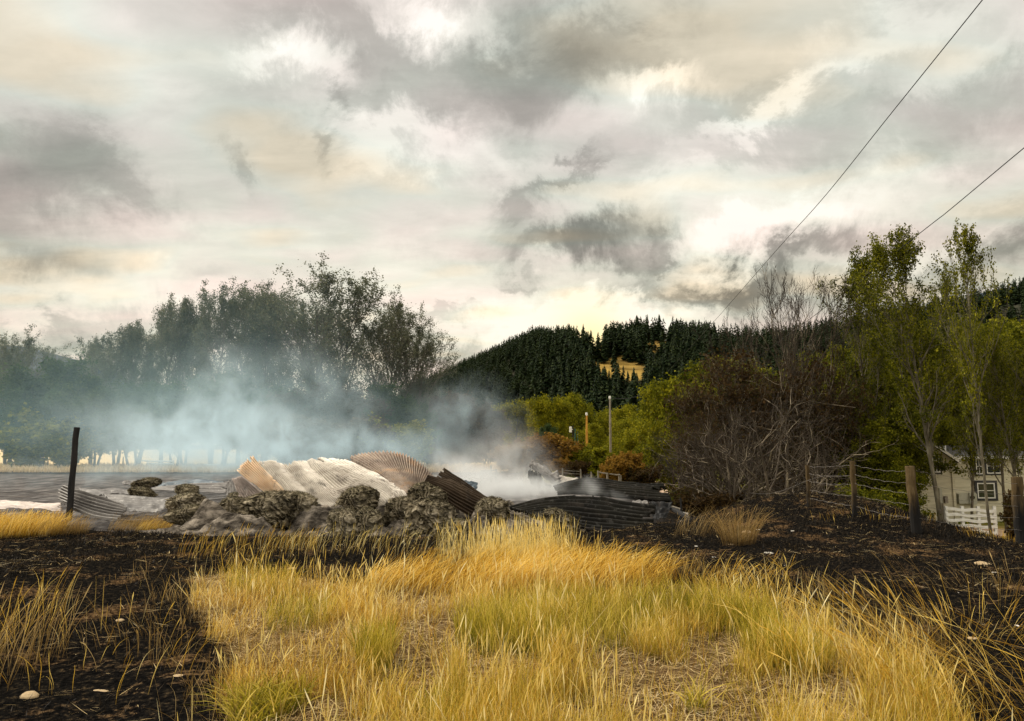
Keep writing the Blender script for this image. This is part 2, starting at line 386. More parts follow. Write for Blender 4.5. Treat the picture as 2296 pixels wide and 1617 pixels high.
f = mth(t, 'ADD', mth(t, 'MULTIPLY', n1, .55), mth(t, 'ADD', mth(t, 'MULTIPLY', n2, .33), mth(t, 'MULTIPLY', bnd, .14)))
f = mth(t, 'ADD', f, mth(t, 'MULTIPLY_ADD', oi, .08, -.04))
c = ramp(t, f, [(.38, (.010, .008, .006)), (.45, (.045, .037, .022)), (.51, (.14, .115, .075)), (.60, (.32, .27, .185)), (.70, (.54, .47, .35))])
ch = ramp(t, noise(t, v, 2.2, 4.0, .6, .6), [(.50, 0), (.62, 1)])
c = mixc(t, mth(t, 'MULTIPLY', ch, .7), c, (.012, .011, .009))
principled(t, out, c, .95, 0, f, 1.0, .09, .0)
m, t, out = newmat('grey_ash'); M['ash'] = m
v = nd(t, 'ShaderNodeTexCoord').outputs['Object']
n1 = noise(t, mapping(t, v, scale=(1, 1, 2)), 3.2, 8.0, .7, .4)
c = ramp(t, n1, [(.36, (.02, .017, .014)), (.48, (.10, .085, .068)), (.58, (.24, .205, .165)), (.72, (.42, .36, .29))])
principled(t, out, c, .95, 0, n1, 1.0, .06, .0)

# ------------------------------------------------------------------ ground sheet
def lin_geo(a0, a1, step, far, ratio):
    pts = list(np.arange(a0, a1, step)); s = step
    while pts[-1] < far: s *= ratio; pts.append(pts[-1]+s)
    return pts
xs = np.array(lin_geo(0, 13, .085, 2600, 1.10)); xs = np.concatenate([-xs[:0:-1], xs])
yr = lin_geo(0, 24, .085, 6000, 1.06); yn = lin_geo(0, .1, .2, 400, 1.35)
ys = np.concatenate([-np.array(yn)[:0:-1], np.array(yr)])
GX, GY = np.meshgrid(xs, ys)
GZ = terrain(GX, GY)
nx, ny = len(xs), len(ys)
idx = np.arange(nx*ny).reshape(ny, nx)
Fq = np.stack([idx[:-1, :-1], idx[:-1, 1:], idx[1:, 1:], idx[1:, :-1]], -1).reshape(-1, 4)
def P2(pts): return [ground_pt(px, py) for px, py in pts]
def inpoly(x, y, poly):
    x = np.asarray(x); y = np.asarray(y); r = np.zeros(x.shape, bool); n = len(poly)
    for i in range(n):
        x0, y0 = poly[i]; x1, y1 = poly[(i+1) % n]
        c = ((y0 > y) != (y1 > y)) & (x < (x1-x0)*(y-y0)/(y1-y0+1e-9)+x0)
        r ^= c
    return r
def pyw(px, py, z=0.0):
    Y = (z-CAMH)/slope(py); p = at(px, py, Y); return (p.x, p.y)
# outline of the unburnt dry grass patch, in metres on the ground
GRASS = [pyw(*p) for p in ((420, 1300), (450, 1350), (520, 1450), (550, 1617))]+[(-1.3, 2.2), (2.1, 2.2)]+[pyw(*p) for p in ((2090, 1617), (2010, 1470), (1850, 1390), (1660, 1340), (1480, 1310), (1250, 1268), (1120, 1268), (980, 1300), (760, 1310), (560, 1290))]
gm = np.zeros_like(GX); 
jx = 0.35*(fbm(GX*1.3, GY*1.3, 7, 3)-.5); jy = 0.9*(fbm(GX*1.1, GY*1.1, 9, 3)-.5)
gm = inpoly(GX+jx, GY+jy, GRASS).astype(float)
straw = sstep(66, 72, GY+8*(fbm(GX*.05, GY*.05, 2, 3)-.5)+0.10*GX*(GX < 0))*(1-sstep(-2, 10, GX))
wild = sstep(0, 3, GX-0.10*(GY-20)+2*(fbm(GX*.3, GY*.3, 5, 3)-.5)-5.0)*sstep(16.5, 18.5, GY)
wild = np.maximum(wild, sstep(42, 50, GY+4*(fbm(GX*.1, GY*.1, 1, 2)-.5))*sstep(0, 4, GX))
m, t, out = newmat('ground_cover'); M['ground'] = m
g = nd(t, 'ShaderNodeNewGeometry').outputs['Position']
am = lambda k: nd(t, 'ShaderNodeAttribute', attribute_name=k).outputs['Fac']
nA = noise(t, g, 1.1, 8.0, .66, .3); nB = noise(t, g, 22.0, 6.0, .7); nC = noise(t, g, 70.0, 3.0, .6)
char = ramp(t, nB, [(.38, (.003, .003, .003)), (.54, (.010, .009, .008)), (.63, (.040, .030, .018)), (.72, (.14, .09, .045))])
soil = ramp(t, nB, [(.3, (.035, .020, .010)), (.5, (.11, .065, .030)), (.7, (.24, .15, .075))])
burn = mixc(t, ramp(t, mth(t, 'MULTIPLY_ADD', nB, .3, mth(t, 'MULTIPLY', nA, .7)), [(.54, 0), (.62, 1)]), char, soil)
lit = ramp(t, nC, [(.3, (.06, .03, .012)), (.52, (.20, .12, .04)), (.68, (.46, .32, .13))])
gr = mixc(t, ramp(t, nA, [(.46, 0), (.56, 1)]), soil, mixc(t, ramp(t, nC, [(.50, 0), (.60, 1)]), (.05, .028, .012), lit))
strw = ramp(t, noise(t, mapping(t, g, scale=(.25, 1, 1)), .9, 7.0, .65), [(.3, (.42, .30, .15)), (.5, (.62, .47, .26)), (.7, (.78, .62, .38))])
wld = ramp(t, noise(t, g, .35, 7.0, .65), [(.3, (.05, .065, .010)), (.48, (.12, .13, .018)), (.60, (.26, .20, .06)), (.72, (.40, .28, .13))])
ashg = ramp(t, noise(t, mapping(t, g, scale=(1, .35, 1)), 1.7, 9.0, .72), [(.36, (.04, .037, .036)), (.5, (.13, .12, .115)), (.63, (.27, .25, .235))])
c = mixc(t, am('grassy'), burn, gr)
c = mixc(t, am('ashy'), c, ashg)
c = mixc(t, am('wild'), c, wld)
c = mixc(t, am('straw'), c, strw)
principled(t, out, c, .95, 0, mth(t, 'ADD', nB, mth(t, 'MULTIPLY', nC, .4)), .9, .03, .0)
ashy = sstep(14.8, 16.0, GY-0.8*sstep(3, 8, GX)*3)*(1-sstep(60, 66, GY))*(1-sstep(2, 4.5, GX-0.1*(GY-18)))
add_ground = add('ground', mesh_from('ground', np.stack([GX, GY, GZ], -1).reshape(-1, 3), Fq, [M['ground']], True,
    attrs={'grassy': ('POINT', gm.ravel()), 'straw': ('POINT', straw.ravel()), 'wild': ('POINT', wild.ravel()), 'ashy': ('POINT', (ashy*.8).ravel())}))
tag(add_ground, 'burnt black ground with bare soil patches and far straw field', kind='structure')

# ------------------------------------------------------------------ roads: sheets following the terrain
M['road'] = simple('pink_gravel_road', [(.3, (.42, .27, .18)), (.5, (.60, .42, .29)), (.7, (.72, .54, .40))], 1.2, detail=8, bstr=.3, coord='Object')
def ribbon(name, line, widths, m, label, lift=.03, nl=160, nw=14):
    L = [Vector(p) for p in line]; V = []
    P = []
    for i in range(len(L)-1):
        for k in range(nl//(len(L)-1)): P.append((L[i].lerp(L[i+1], k/(nl//(len(L)-1))), widths[i]+(widths[i+1]-widths[i])*k/(nl//(len(L)-1))))
    for _ in range(6):
        P = [P[0]]+[((P[i-1][0]+P[i][0]+P[i+1][0])/3, P[i][1]) for i in range(1, len(P)-1)]+[P[-1]]
    for i, (p, w) in enumerate(P):
        d = (P[min(i+1, len(P)-1)][0]-P[max(i-1, 0)][0]).normalized(); s = Vector((d.y, -d.x))
        for j in range(nw+1):
            o = (j/nw-.5)*w*(1+.12*math.sin(i*.9)*math.sin(i*.37))
            x, y = p.x+s.x*o, p.y+s.y*o
            V.append((x, y, gz(x, y)+lift*(1-abs(j/nw-.5)**4*12)))
    I = np.arange(len(P)*(nw+1)).reshape(len(P), nw+1)
    Fc = np.stack([I[:-1, :-1], I[:-1, 1:], I[1:, 1:], I[1:, :-1]], -1).reshape(-1, 4)
    return tag(add(name, mesh_from(name, V, Fc, [m], True)), label, kind='structure')
ribbon('road', [(40, 25), (30, 29.5), (22, 33.5), (17.5, 38), (16, 47), (19, 55), (28, 57)], [5, 5, 4.2, 3.6, 5, 9, 8], M['road'], 'pale pink gravel drive passing the white house')
ribbon('path', [(12.5, 48), (12.3, 58), (15, 80), (17, 120)], [2.6, 2.6, 3.5, 4], M['road'], 'pale dirt track running away between the trees')

# ------------------------------------------------------------------ hills
def slope_profile(pts):
    xs_ = [(p[0]-CX)/F for p in pts]; zs_ = [slope(p[1]) for p in pts]
    return lambda u: np.interp(u, xs_, zs_)
PR = slope_profile([(200, 1006), (500, 1002), (700, 980), (860, 925), (930, 880), (1000, 854), (1060, 830), (1120, 806), (1190, 780), (1250, 788), (1330, 790), (1400, 782), (1440, 774), (1500, 774), (1600, 782), (1750, 778), (1900, 758), (2050, 726), (2200, 700), (2400, 660), (3200, 570)])
RY = 560.0
def hill_h(x, y):
    u = x/np.maximum(y, 1)
    s = np.clip((y-250)/(RY-250), 0, 1)
    prof = PR(u)*RY*(s**.9)*(1.6-.6*s)/1.0
    prof = PR(u)*RY*np.sin(s*math.pi/2)**1.15
    aft = sstep(RY, RY+500, y)
    return prof*(1-.5*aft)+1.6*s+(fbm(x*.012, y*.012, 3, 4)-.5)*16*s*(1-s)*2
hx = np.linspace(-260, 900, 240); hy = np.concatenate([np.linspace(240, 580, 110), np.linspace(590, 1300, 20)])
HX, HY = np.meshgrid(hx, hy); HZ = hill_h(HX, HY)+np.where(HY < 255, -3, 0)
I = np.arange(HX.size).reshape(HX.shape)
HM = np.zeros(HX.shape)
HF = np.stack([I[:-1, :-1], I[:-1, 1:], I[1:, 1:], I[1:, :-1]], -1).reshape(-1, 4)
holes = [(1335, 776, 20, 9), (1385, 824, 52, 16), (1420, 832, 34, 13), (1470, 776, 30, 9), (1390, 806, 26, 8), (1300, 778, 18, 6)]
def project(x, y, z):
    z = z-CAMH; fwd = y*cp+z*sp; upv = -y*sp+z*cp
    return CX+F*x/fwd, CY-F*upv/fwd
hpx, hpy = project(HX, HY, HZ); HM = np.zeros(HX.shape)
for (a_, b_, c_, d_) in holes: HM = np.maximum(HM, 1-sstep(.8, 2.2, ((hpx-a_)/(c_*1.25))**2+((hpy-b_)/(d_*1.4))**2))
m, t, out = newmat('hill_grass'); M['meadow'] = m
g = nd(t, 'ShaderNodeNewGeometry').outputs['Position']; nn = noise(t, g, .05, 8.0, .62)
c = mixc(t, nd(t, 'ShaderNodeAttribute', attribute_name='open').outputs['Fac'], ramp(t, nn, [(.35, (.012, .014, .006)), (.65, (.05, .042, .016))]), ramp(t, nn, [(.3, (.12, .075, .015)), (.5, (.30, .185, .03)), (.7, (.42, .27, .05))]))
principled(t, out, c, .95)
tag(add('hill', mesh_from('hill', np.stack([HX, HY, HZ], -1).reshape(-1, 3), HF, [M['meadow']], True, attrs={'open': ('POINT', HM.ravel())})), 'forested hill with golden meadow openings', kind='structure')
def far_hill(name, prof, Y, x0, x1, m, label, depth=900):
    pf = slope_profile(prof); xs_ = np.linspace(x0, x1, 160); V = []
    rows = np.linspace(0, 1, 24)
    for s in rows:
        yy = Y-depth*(1-s)
        u = xs_/yy
        z = pf(xs_/Y)*Y*math.sin(s*math.pi/2)+(fbm(xs_*.006, yy*.006, 1, 4)-.5)*Y*.012
        V.append(np.stack([xs_, np.full_like(xs_, yy), z], -1))
    V = np.array(V); I = np.arange(24*160).reshape(24, 160)
    Fc = np.stack([I[:-1, :-1], I[:-1, 1:], I[1:, 1:], I[1:, :-1]], -1).reshape(-1, 4)
    return tag(add(name, mesh_from(name, V.reshape(-1, 3), Fc, [m], True)), label, kind='structure')
M['far_haze_blue'] = simple('distant_forest_haze', [(.3, (.012, .02, .035)), (.7, (.035, .05, .07))], .02, detail=8)  # blue of the distant air is put into the forest base colour
far_hill('mountain', [(1800, 1000), (1990, 760), (2060, 712), (2130, 684), (2200, 664), (2295, 645), (2500, 600), (2900, 640)], 2600, 800, 2900, M['far_haze_blue'], 'distant dark blue mountain ridge at the right')
far_hill('distant_hill', [(-600, 780), (-200, 782), (30, 788), (70, 783), (110, 790), (150, 800), (260, 830), (420, 1004)], 2200, -2600, -900, M['far_haze_blue'], 'distant blue hill at the left')

# ------------------------------------------------------------------ leaves, branches, trees
def leaves_mesh(name, P, size, mats, seed=0, elong=1.5, droop=0.0, extra=None):
    rs = np.random.RandomState(seed); n = len(P); P = np.asarray(P)
    a = rs.normal(size=(n, 3)); a[:, 2] -= droop; a /= np.linalg.norm(a, axis=1)[:, None]
    b = np.cross(a, rs.normal(size=(n, 3))); b /= np.linalg.norm(b, axis=1)[:, None]
    s = size*(.55+.9*rs.rand(n))[:, None]
    c3 = np.cross(a, b)*s*.18
    V = np.stack([P-a*s*.5*elong, P+b*s*.5+c3, P+a*s*.5*elong, P-b*s*.5+c3], 1).reshape(-1, 3)
    Fc = np.arange(n*4).reshape(n, 4)
    clump = vnoise(P[:, 0]*.9, P[:, 1]*.9, P[:, 2]*.9)
    rnd = np.clip(rs.rand(n)*.6+clump*.4, 0, 1)
    return mesh_from(name, V, Fc, mats, False, attrs={'rnd': ('FACE', rnd)})
def tubes_mesh(name, polys, mats, mi=0):
    V = []; Fc = []; b = 0; MI = []
    for pts, rad, k in polys:
        pts = np.asarray(pts); n = len(pts)
        d = np.gradient(pts, axis=0); d /= np.linalg.norm(d, axis=1)[:, None]+1e-9
        ref = np.array([0.3, 0.2, 1.0]) if abs(d[0, 2]) < .85 else np.array([1.0, .1, 0])
        a = np.cross(d, ref); a /= np.linalg.norm(a, axis=1)[:, None]+1e-9; c = np.cross(d, a)
        th = np.arange(k)*2*math.pi/k
        ring = pts[:, None, :]+rad[:, None, None]*(np.cos(th)[None, :, None]*a[:, None, :]+np.sin(th)[None, :, None]*c[:, None, :])
        V.append(ring.reshape(-1, 3))
        i = np.arange(n-1)[:, None]*k+b; j = np.arange(k)[None, :]; j2 = (j+1) % k
        Fc.append(np.stack([i+j, i+j2, i+k+j2, i+k+j], -1).reshape(-1, 4)); b += n*k; MI.append(np.full(len(Fc[-1]), 1 if (k == 3 or (k == 4 and len(MI) % 2)) and len(mats) > 1 else 0))
    return mesh_from(name, np.concatenate(V), np.concatenate(Fc), mats, True, np.concatenate(MI) if len(mats) > 1 else None)
def grow(seed, H, r0, nmain=14, t0=.25, ang=40, up=.12, jit=.13, lev=3, kids=(7, 5), ratio=.42, mainlen=.42, leafn=14, spread=.3, lean=(0, 0), shape='oval', twig_r=.008, forks=1, sub_up=None, leaftop=None, minleafz=0.0):
    rg = random.Random(seed); rs = np.random.RandomState(seed)
    polys = []; leaf = []
    sub_up = up if sub_up is None else sub_up
    def path(p, d, L, n, jt, u):
        pts = [p]; dirs = [d]
        for i in range(n):
            d = d+rs.normal(size=3)*jt+np.array([0, 0, u]); d = d/np.linalg.norm(d)
            p = p+d*L/n; pts.append(p); dirs.append(d)
        return np.array(pts), dirs
    def rot(d, a):
        q = np.cross(d, rs.normal(size=3)); q /= np.linalg.norm(q)
        return d*math.cos(a)+q*math.sin(a)
    def rec(p, d, L, r, l):
        n = 7 if l == 1 else (5 if l == 2 else 4)
        pts, dirs = path(p, d, L, n, jit*(1+.3*l), sub_up if l > 1 else up)
        rad = np.linspace(r, max(r*.28, twig_r*.7), n+1)
        polys.append((pts, rad, 5 if l == 1 else (4 if l == 2 else 3)))
        if l < lev:
            kk = kids[min(l-1, len(kids)-1)]
            for i in range(kk):
                t = .22+.78*(i+rg.random()*.8)/kk; t = min(t, .99)
                j = int(t*n); f = t*n-j
                q = pts[j]*(1-f)+pts[min(j+1, n)]*f
                rec(q, rot(dirs[j], R(ang*rg.uniform(.6, 1.15))), L*ratio*rg.uniform(.75, 1.25)*(1.15-.45*t), max(rad[j]*.55, twig_r), l+1)
        if l >= lev-1 and leafn:
            m = leafn if l == lev else leafn//2
            tt = rs.rand(m)*.8+.2
            ii = np.minimum((tt*n).astype(int), n-1); ff = (tt*n-ii)[:, None]
            pp = pts[ii]*(1-ff)+pts[ii+1]*ff+rs.normal(size=(m, 3))*spread*(.4+.6*rs.rand(m, 1))
            leaf.append(pp[pp[:, 2] > minleafz])
    for fk in range(forks):
        fa = 2*math.pi*fk/max(forks, 1)+rg.random(); fs = 0 if forks == 1 else rg.uniform(.10, .26)
        d0 = np.array([lean[0]+fs*math.cos(fa), lean[1]+fs*math.sin(fa), 1.0]); d0 /= np.linalg.norm(d0)
        HH = H*(1 if fk == 0 else rg.uniform(.78, .98)); n = 16
        p0 = np.array([.25*math.cos(fa)*(forks > 1), .25*math.sin(fa)*(forks > 1), -.3])
        pts, dirs = path(p0, d0, HH*.97, n, .035, .03)
        rr = r0*(1 if forks == 1 else .72)
        rad = rr*(1-.93*np.linspace(0, 1, n+1)**.9); rad[0] *= 1.35
        polys.append((pts, rad, 8))
        for i in range(nmain):
            t = t0+(1-t0)*(i+rg.random())/nmain; t = min(t, .985)
            j = int(t*n); f = t*n-j; q = pts[j]*(1-f)+pts[min(j+1, n)]*f
            s = (t-t0)/(1-t0)
            if shape == 'oval': w = .35+.95*math.sin(math.pi*min(1, (s*.80+.17)))
            elif shape == 'cone': w = 1.15-.95*s
            elif shape == 'fan': w = 1.1-.4*s
            else: w = .55+.5*math.sin(math.pi*(s*.9+.05))
            rec(q, rot(dirs[j], R(ang*rg.uniform(.75, 1.2))), HH*mainlen*w*rg.uniform(.75, 1.15), max(rad[j]*.55, twig_r*2), 1)
    L = np.concatenate(leaf) if leaf else np.zeros((0, 3))
    return polys, L

PROTO = {}
def proto(key, seed, H, leafsize, bark, leafm, **kw):
    polys, L = grow(seed, H, **kw)
    wood = tubes_mesh(key+'_wood', polys, [M[bark], M['bark_twig']] if bark == 'bark_bare' else [M[bark]])
    crown = leaves_mesh(key+'_leaves', L, leafsize, [M[leafm]], seed) if len(L) else None
    top = max(p[0][:, 2].max() for p in polys)
    if crown: top = max(top, L[:, 2].max())
    PROTO[key] = (wood, crown, top)
for i in range(3):
    proto(f'cotton{i}', 11+i, 24, .155, 'bark_grey', 'leaf_left', r0=.42, nmain=22, t0=.20, ang=30, up=.11, kids=(7, 6), ratio=.42, mainlen=.33, leafn=14, spread=.34, forks=2 if i != 1 else 1)
proto('cotton_airy', 21, 24, .15, 'bark_grey', 'leaf_left', r0=.45, nmain=17, t0=.18, ang=30, up=.10, kids=(8, 6), ratio=.42, mainlen=.40, leafn=11, spread=.30, forks=3)
for i in range(2):
    proto(f'aspen{i}', 31+i, 14, .075, 'bark_pale', 'leaf_olive', r0=.15, nmain=34, t0=.24, ang=32, up=.09, kids=(7, 6), ratio=.42, mainlen=.24, leafn=13, spread=.16, lean=((.03, 0) if i else (-.035, 0)), shape='oval', twig_r=.006)
proto('aspen_sparse', 35, 14, .085, 'bark_pale', 'leaf_olive', r0=.12, nmain=26, t0=.26, ang=26, up=.16, kids=(6, 4), ratio=.42, mainlen=.24, leafn=11, spread=.13, shape='oval', twig_r=.007, forks=1)
for i in range(2):
    proto(f'broad{i}', 41+i, 10, .19, 'bark_dark', 'leaf_yellowgreen', r0=.22, nmain=16, t0=.10, ang=55, up=.05, kids=(6, 5), ratio=.45, mainlen=.42, leafn=26, spread=.42, forks=2)
proto('broad_dark', 45, 12, .17, 'bark_dark', 'leaf_olive', r0=.24, nmain=24, t0=.08, ang=50, up=.05, kids=(7, 6), ratio=.42, mainlen=.38, leafn=22, spread=.32, forks=1)
proto('broad_green', 46, 10, .18, 'bark_dark', 'leaf_green', r0=.22, nmain=16, t0=.20, ang=52, up=.05, kids=(6, 6), ratio=.45, mainlen=.42, leafn=22, spread=.40, forks=2)
proto('broad_mauve', 47, 10, .17, 'bark_grey', 'leaf_mauve', r0=.22, nmain=16, t0=.05, ang=52, up=.06, kids=(6, 6), ratio=.45, mainlen=.42, leafn=20, spread=.42, forks=3)
proto('brown_leafy', 48, 9, .12, 'bark_bare', 'leaf_brown', r0=.12, nmain=18, t0=.10, ang=42, up=.10, kids=(7, 6), ratio=.45, mainlen=.38, leafn=3, spread=.22, forks=3)
proto('bare_tall', 51, 12, .1, 'bark_bare', 'leaf_brown', r0=.11, nmain=15, t0=.30, ang=32, up=.12, kids=(7, 5), ratio=.42, mainlen=.30, leafn=0, forks=2, twig_r=.009, jit=.10)
proto('bare_wide', 52, 8, .1, 'bark_bare', 'leaf_brown', r0=.24, nmain=10, t0=.12, ang=55, up=.04, kids=(6, 4), ratio=.50, mainlen=.55, leafn=0, forks=3, twig_r=.008, jit=.20)
proto('bare_wide_b', 53, 8, .1, 'bark_bare', 'leaf_brown', r0=.22, nmain=10, t0=.15, ang=58, up=.02, kids=(6, 4), ratio=.50, mainlen=.58, leafn=0, forks=2, twig_r=.008, jit=.22)
for k, lm, s in (('bush_tan', 'leaf_tan', 61), ('bush_rust', 'leaf_rust', 62), ('bush_green', 'leaf_yellowgreen', 63), ('bush_olive', 'leaf_olive', 64), ('bush_mauve', 'leaf_mauve', 65), ('bush_brown', 'leaf_brown', 66)):
    proto(k, s, 3.0, .13 if k != 'bush_olive' else .10, 'bark_grey', lm, r0=.05, nmain=7, t0=.04, ang=38, up=.06, kids=(6, 5), ratio=.5, mainlen=.55, leafn=12, spread=.15, forks=6, twig_r=.006)

def plant(name, key, px, Y, top_py, label, cat='tree', wid=1.0, group=None, rz=None, crown=True, base_z=None, wood='trunk'):
    w, c, top = PROTO[key]
    p = at(px, 1000, Y); x = p.x
    z = gz(x, Y) if base_z is None else base_z
    H = CAMH+slope(top_py)*Y-z
    s = H/top
    rz = (hash((key, px, int(Y*10))) % 628)/100 if rz is None else rz
    o = empty(name, (x, Y, z-.05), label, cat, group, rz)
    o.scale = (s*wid, s*wid, s)
    a = add(wood, w, o)
    if c and crown: add('crown', c, o)
    return o

#@@TREES
G1 = 'tall cottonwoods beyond the burnt field'
LT = [  # px, Y, top, wid, key, label
 (15, 84, 722, .95, 'cotton_airy', 'thin leaved cottonwood cut off by the left picture edge'),
 (-70, 88, 735, 1.0, 'cotton0', 'cottonwood mostly outside the left picture edge behind the thin leaved one'),
 (150, 80, 790, 1.0, 'broad_green', 'low rounded bright green tree at the left end of the tall row'),
 (205, 92, 748, .8, 'cotton1', 'shortest dark cottonwood, first of the tall row after the rounded green tree'),
 (262, 86, 715, .85, 'cotton0', 'smoky cottonwood second up the rising crown line from the left'),
 (310, 92, 676, .7, 'cotton2', 'pointed cottonwood third up the rising crown line from the left'),
 (362, 88, 668, .7, 'cotton1', 'narrow cottonwood fourth up the rising crown line, loose leaves at its tip'),
 (414, 90, 652, .62, 'cotton0', 'narrow pointed cottonwood fifth up the rising crown line from the left'),
 (476, 87, 632, .75, 'cotton2', 'full topped cottonwood standing directly above the thickest smoke'),
 (535, 91, 655, .8, 'cotton1', 'hazy cottonwood just right of the full topped one above the smoke'),
 (590, 88, 634, .8, 'cotton0', 'dense cottonwood left of the broad highest crown'),
 (650, 93, 612, .75, 'cotton2', 'cottonwood touching the left side of the broad highest crown'),
 (738, 86, 576, 1.05, 'cotton_airy', 'broadest and highest cottonwood with sky showing through its fan of limbs'),
 (862, 88, 640, .78, 'cotton_airy', 'slim see through cottonwood right of the highest crown'),
 (922, 90, 690, .75, 'cotton_airy', 'last small see through cottonwood at the right end of the tall row')]
for i, (px, Y, top, wid, key, lb) in enumerate(LT):
    plant('cottonwood' if 'broad' not in key else 'green_tree', key, px, Y, top, lb, 'tree', wid*1.2, G1, rz=i*1.37)
# under-storey of the left row
UL = [(40, 78, 880, 'broad_green', 'grey green low tree at the far left under the thin leaved cottonwood'), (120, 76, 905, 'bush_green', 'green bush left of the charred post behind the straw'),
 (215, 79, 860, 'broad_green', 'dark low tree behind the tall charred post'), (300, 80, 840, 'broad_green', 'low dark tree in the smoke right of the charred post'),
 (395, 80, 850, 'broad_green', 'low tree at the left side of the dense smoke'), (500, 82, 820, 'broad_green', 'low tree hidden in the middle of the dense smoke'), (590, 82, 850, 'broad_green', 'low tree veiled at the right side of the dense smoke'),
 (650, 76, 868, 'broad_mauve', 'mauve brown leafy tree below the highest cottonwood'), (735, 78, 850, 'broad_mauve', 'mauve brown tree under the right limbs of the highest cottonwood'), (805, 76, 880, 'broad_mauve', 'grey brown tree right of the mauve one, above the rusty sheet'),
 (868, 80, 850, 'broad_green', 'dark green tree under the last see through cottonwood'), (700, 70, 930, 'bush_mauve', 'brown bush low above the grey sheets'), (800, 70, 935, 'bush_mauve', 'brown bush low above the arched rusty sheet'), (880, 72, 925, 'bush_green', 'yellow green bush right above the arched rusty sheet')]
for i, (px, Y, top, key, lb) in enumerate(UL):
    plant('low_tree' if 'broad' in key else 'bush', key, px, Y, top, lb, 'tree' if 'broad' in key else 'bush', 1.25 if 'broad' in key else 1.5, 'low trees under the cottonwoods', rz=i*2.1)
# middle band
MID = [(985, 96, 868, 1.0, 'broad_mauve', 'rust tinged brown tree in front of the left foot of the hill'), (1045, 92, 872, 1.1, 'broad_mauve', 'wide brown tree with a rusty top at the hill foot'), (1090, 100, 905, 1.0, 'broad_mauve', 'dull brown tree right of the wide rusty topped one'),
 (945, 100, 960, 1.2, 'bush_green', 'yellow bush beside the small far shed'), (930, 84, 880, .9, 'broad_green', 'dark tree at the right foot of the cottonwood row'), (1010, 84, 935, 1.0, 'broad_mauve', 'dark brown tree behind the peak of the sooted sheet'),
 (1150, 120, 890, .9, 'broad0', 'pale olive tree at the left end of the yellow green band'), (1185, 130, 905, .9, 'broad1', 'yellow green tree second in the band below the conifers'), (1228, 118, 880, .75, 'broad0', 'tall yellow green tree with pointed top before the dark conifers'),
 (1222, 100, 945, .9, 'broad_green', 'small round green tree low below the tall pointed yellow one'), (1275, 140, 875, .8, 'broad1', 'olive tree with bare dead branches at its top'), (1310, 150, 900, 1.0, 'broad1', 'bright green tree behind the orange pole'),
 (1350, 135, 912, .9, 'broad0', 'green tree left of the tall grey pole'), (1395, 130, 902, .95, 'broad1', 'bright green tree right of the tall grey pole'), (1425, 120, 930, .9, 'broad0', 'olive green tree low right of the tall grey pole'),
 (1340, 92, 945, 1.1, 'broad1', 'dark leafy tree in front of the orange pole'), (1420, 86, 950, 1.2, 'broad1', 'dark leafy tree in front of the grey pole foot'), (1480, 72, 868, .95, 'broad1', 'large olive green tree left of the bare thicket'), (1515, 60, 838, .8, 'broad0', 'tall olive green tree touching the left of the bare thicket'),
 (1290, 92, 975, 1.2, 'broad_dark', 'dark bushy tree above the rear sooted sheet'), (1450, 62, 985, 1.0, 'broad_dark', 'small dark tree by the rail fence'), (1395, 58, 1000, 1.0, 'broad_dark', 'small black stemmed tree behind the rail fence')]
for i, (px, Y, top, wid, key, lb) in enumerate(MID):
    plant('bush' if 'bush' in key else 'broadleaf_tree', key, px, Y, top, lb, 'bush' if 'bush' in key else 'tree', wid, 'trees in the middle distance', rz=i*1.9)
BU = [(1175, 66, 975, 1.3, 'bush_tan', 'pale tan bush left of the orange one'), (1235, 64, 968, 1.3, 'bush_rust', 'orange rust bush above the twisted sheet'), (1290, 64, 985, 1.4, 'bush_green', 'yellow green bush right of the orange bush'), (1345, 62, 992, 1.4, 'bush_green', 'yellow green bush behind the rail fence left end'), (1150, 70, 990, 1.2, 'bush_tan', 'small tan bush at the edge of the smoke'),
 (1405, 56, 1010, 1.2, 'bush_rust', 'brown orange bush behind the rail fence right end'), (1450, 54, 1040, 1.2, 'bush_brown', 'dark brown bush left of the dirt track'), (1300, 58, 1030, 1.2, 'bush_brown', 'low brown twiggy bush behind the twisted sheet'), (1360, 54, 1040, 1.0, 'bush_rust', 'low rusty weeds around the rail fence'), (1255, 60, 1025, 1.2, 'bush_rust', 'low brown bush right behind the twisted sheet')]
for i, (px, Y, top, wid, key, lb) in enumerate(BU):
    plant('bush', key, px, Y, top, lb, 'bush', wid, 'bushes along the far fence', rz=i*1.1)
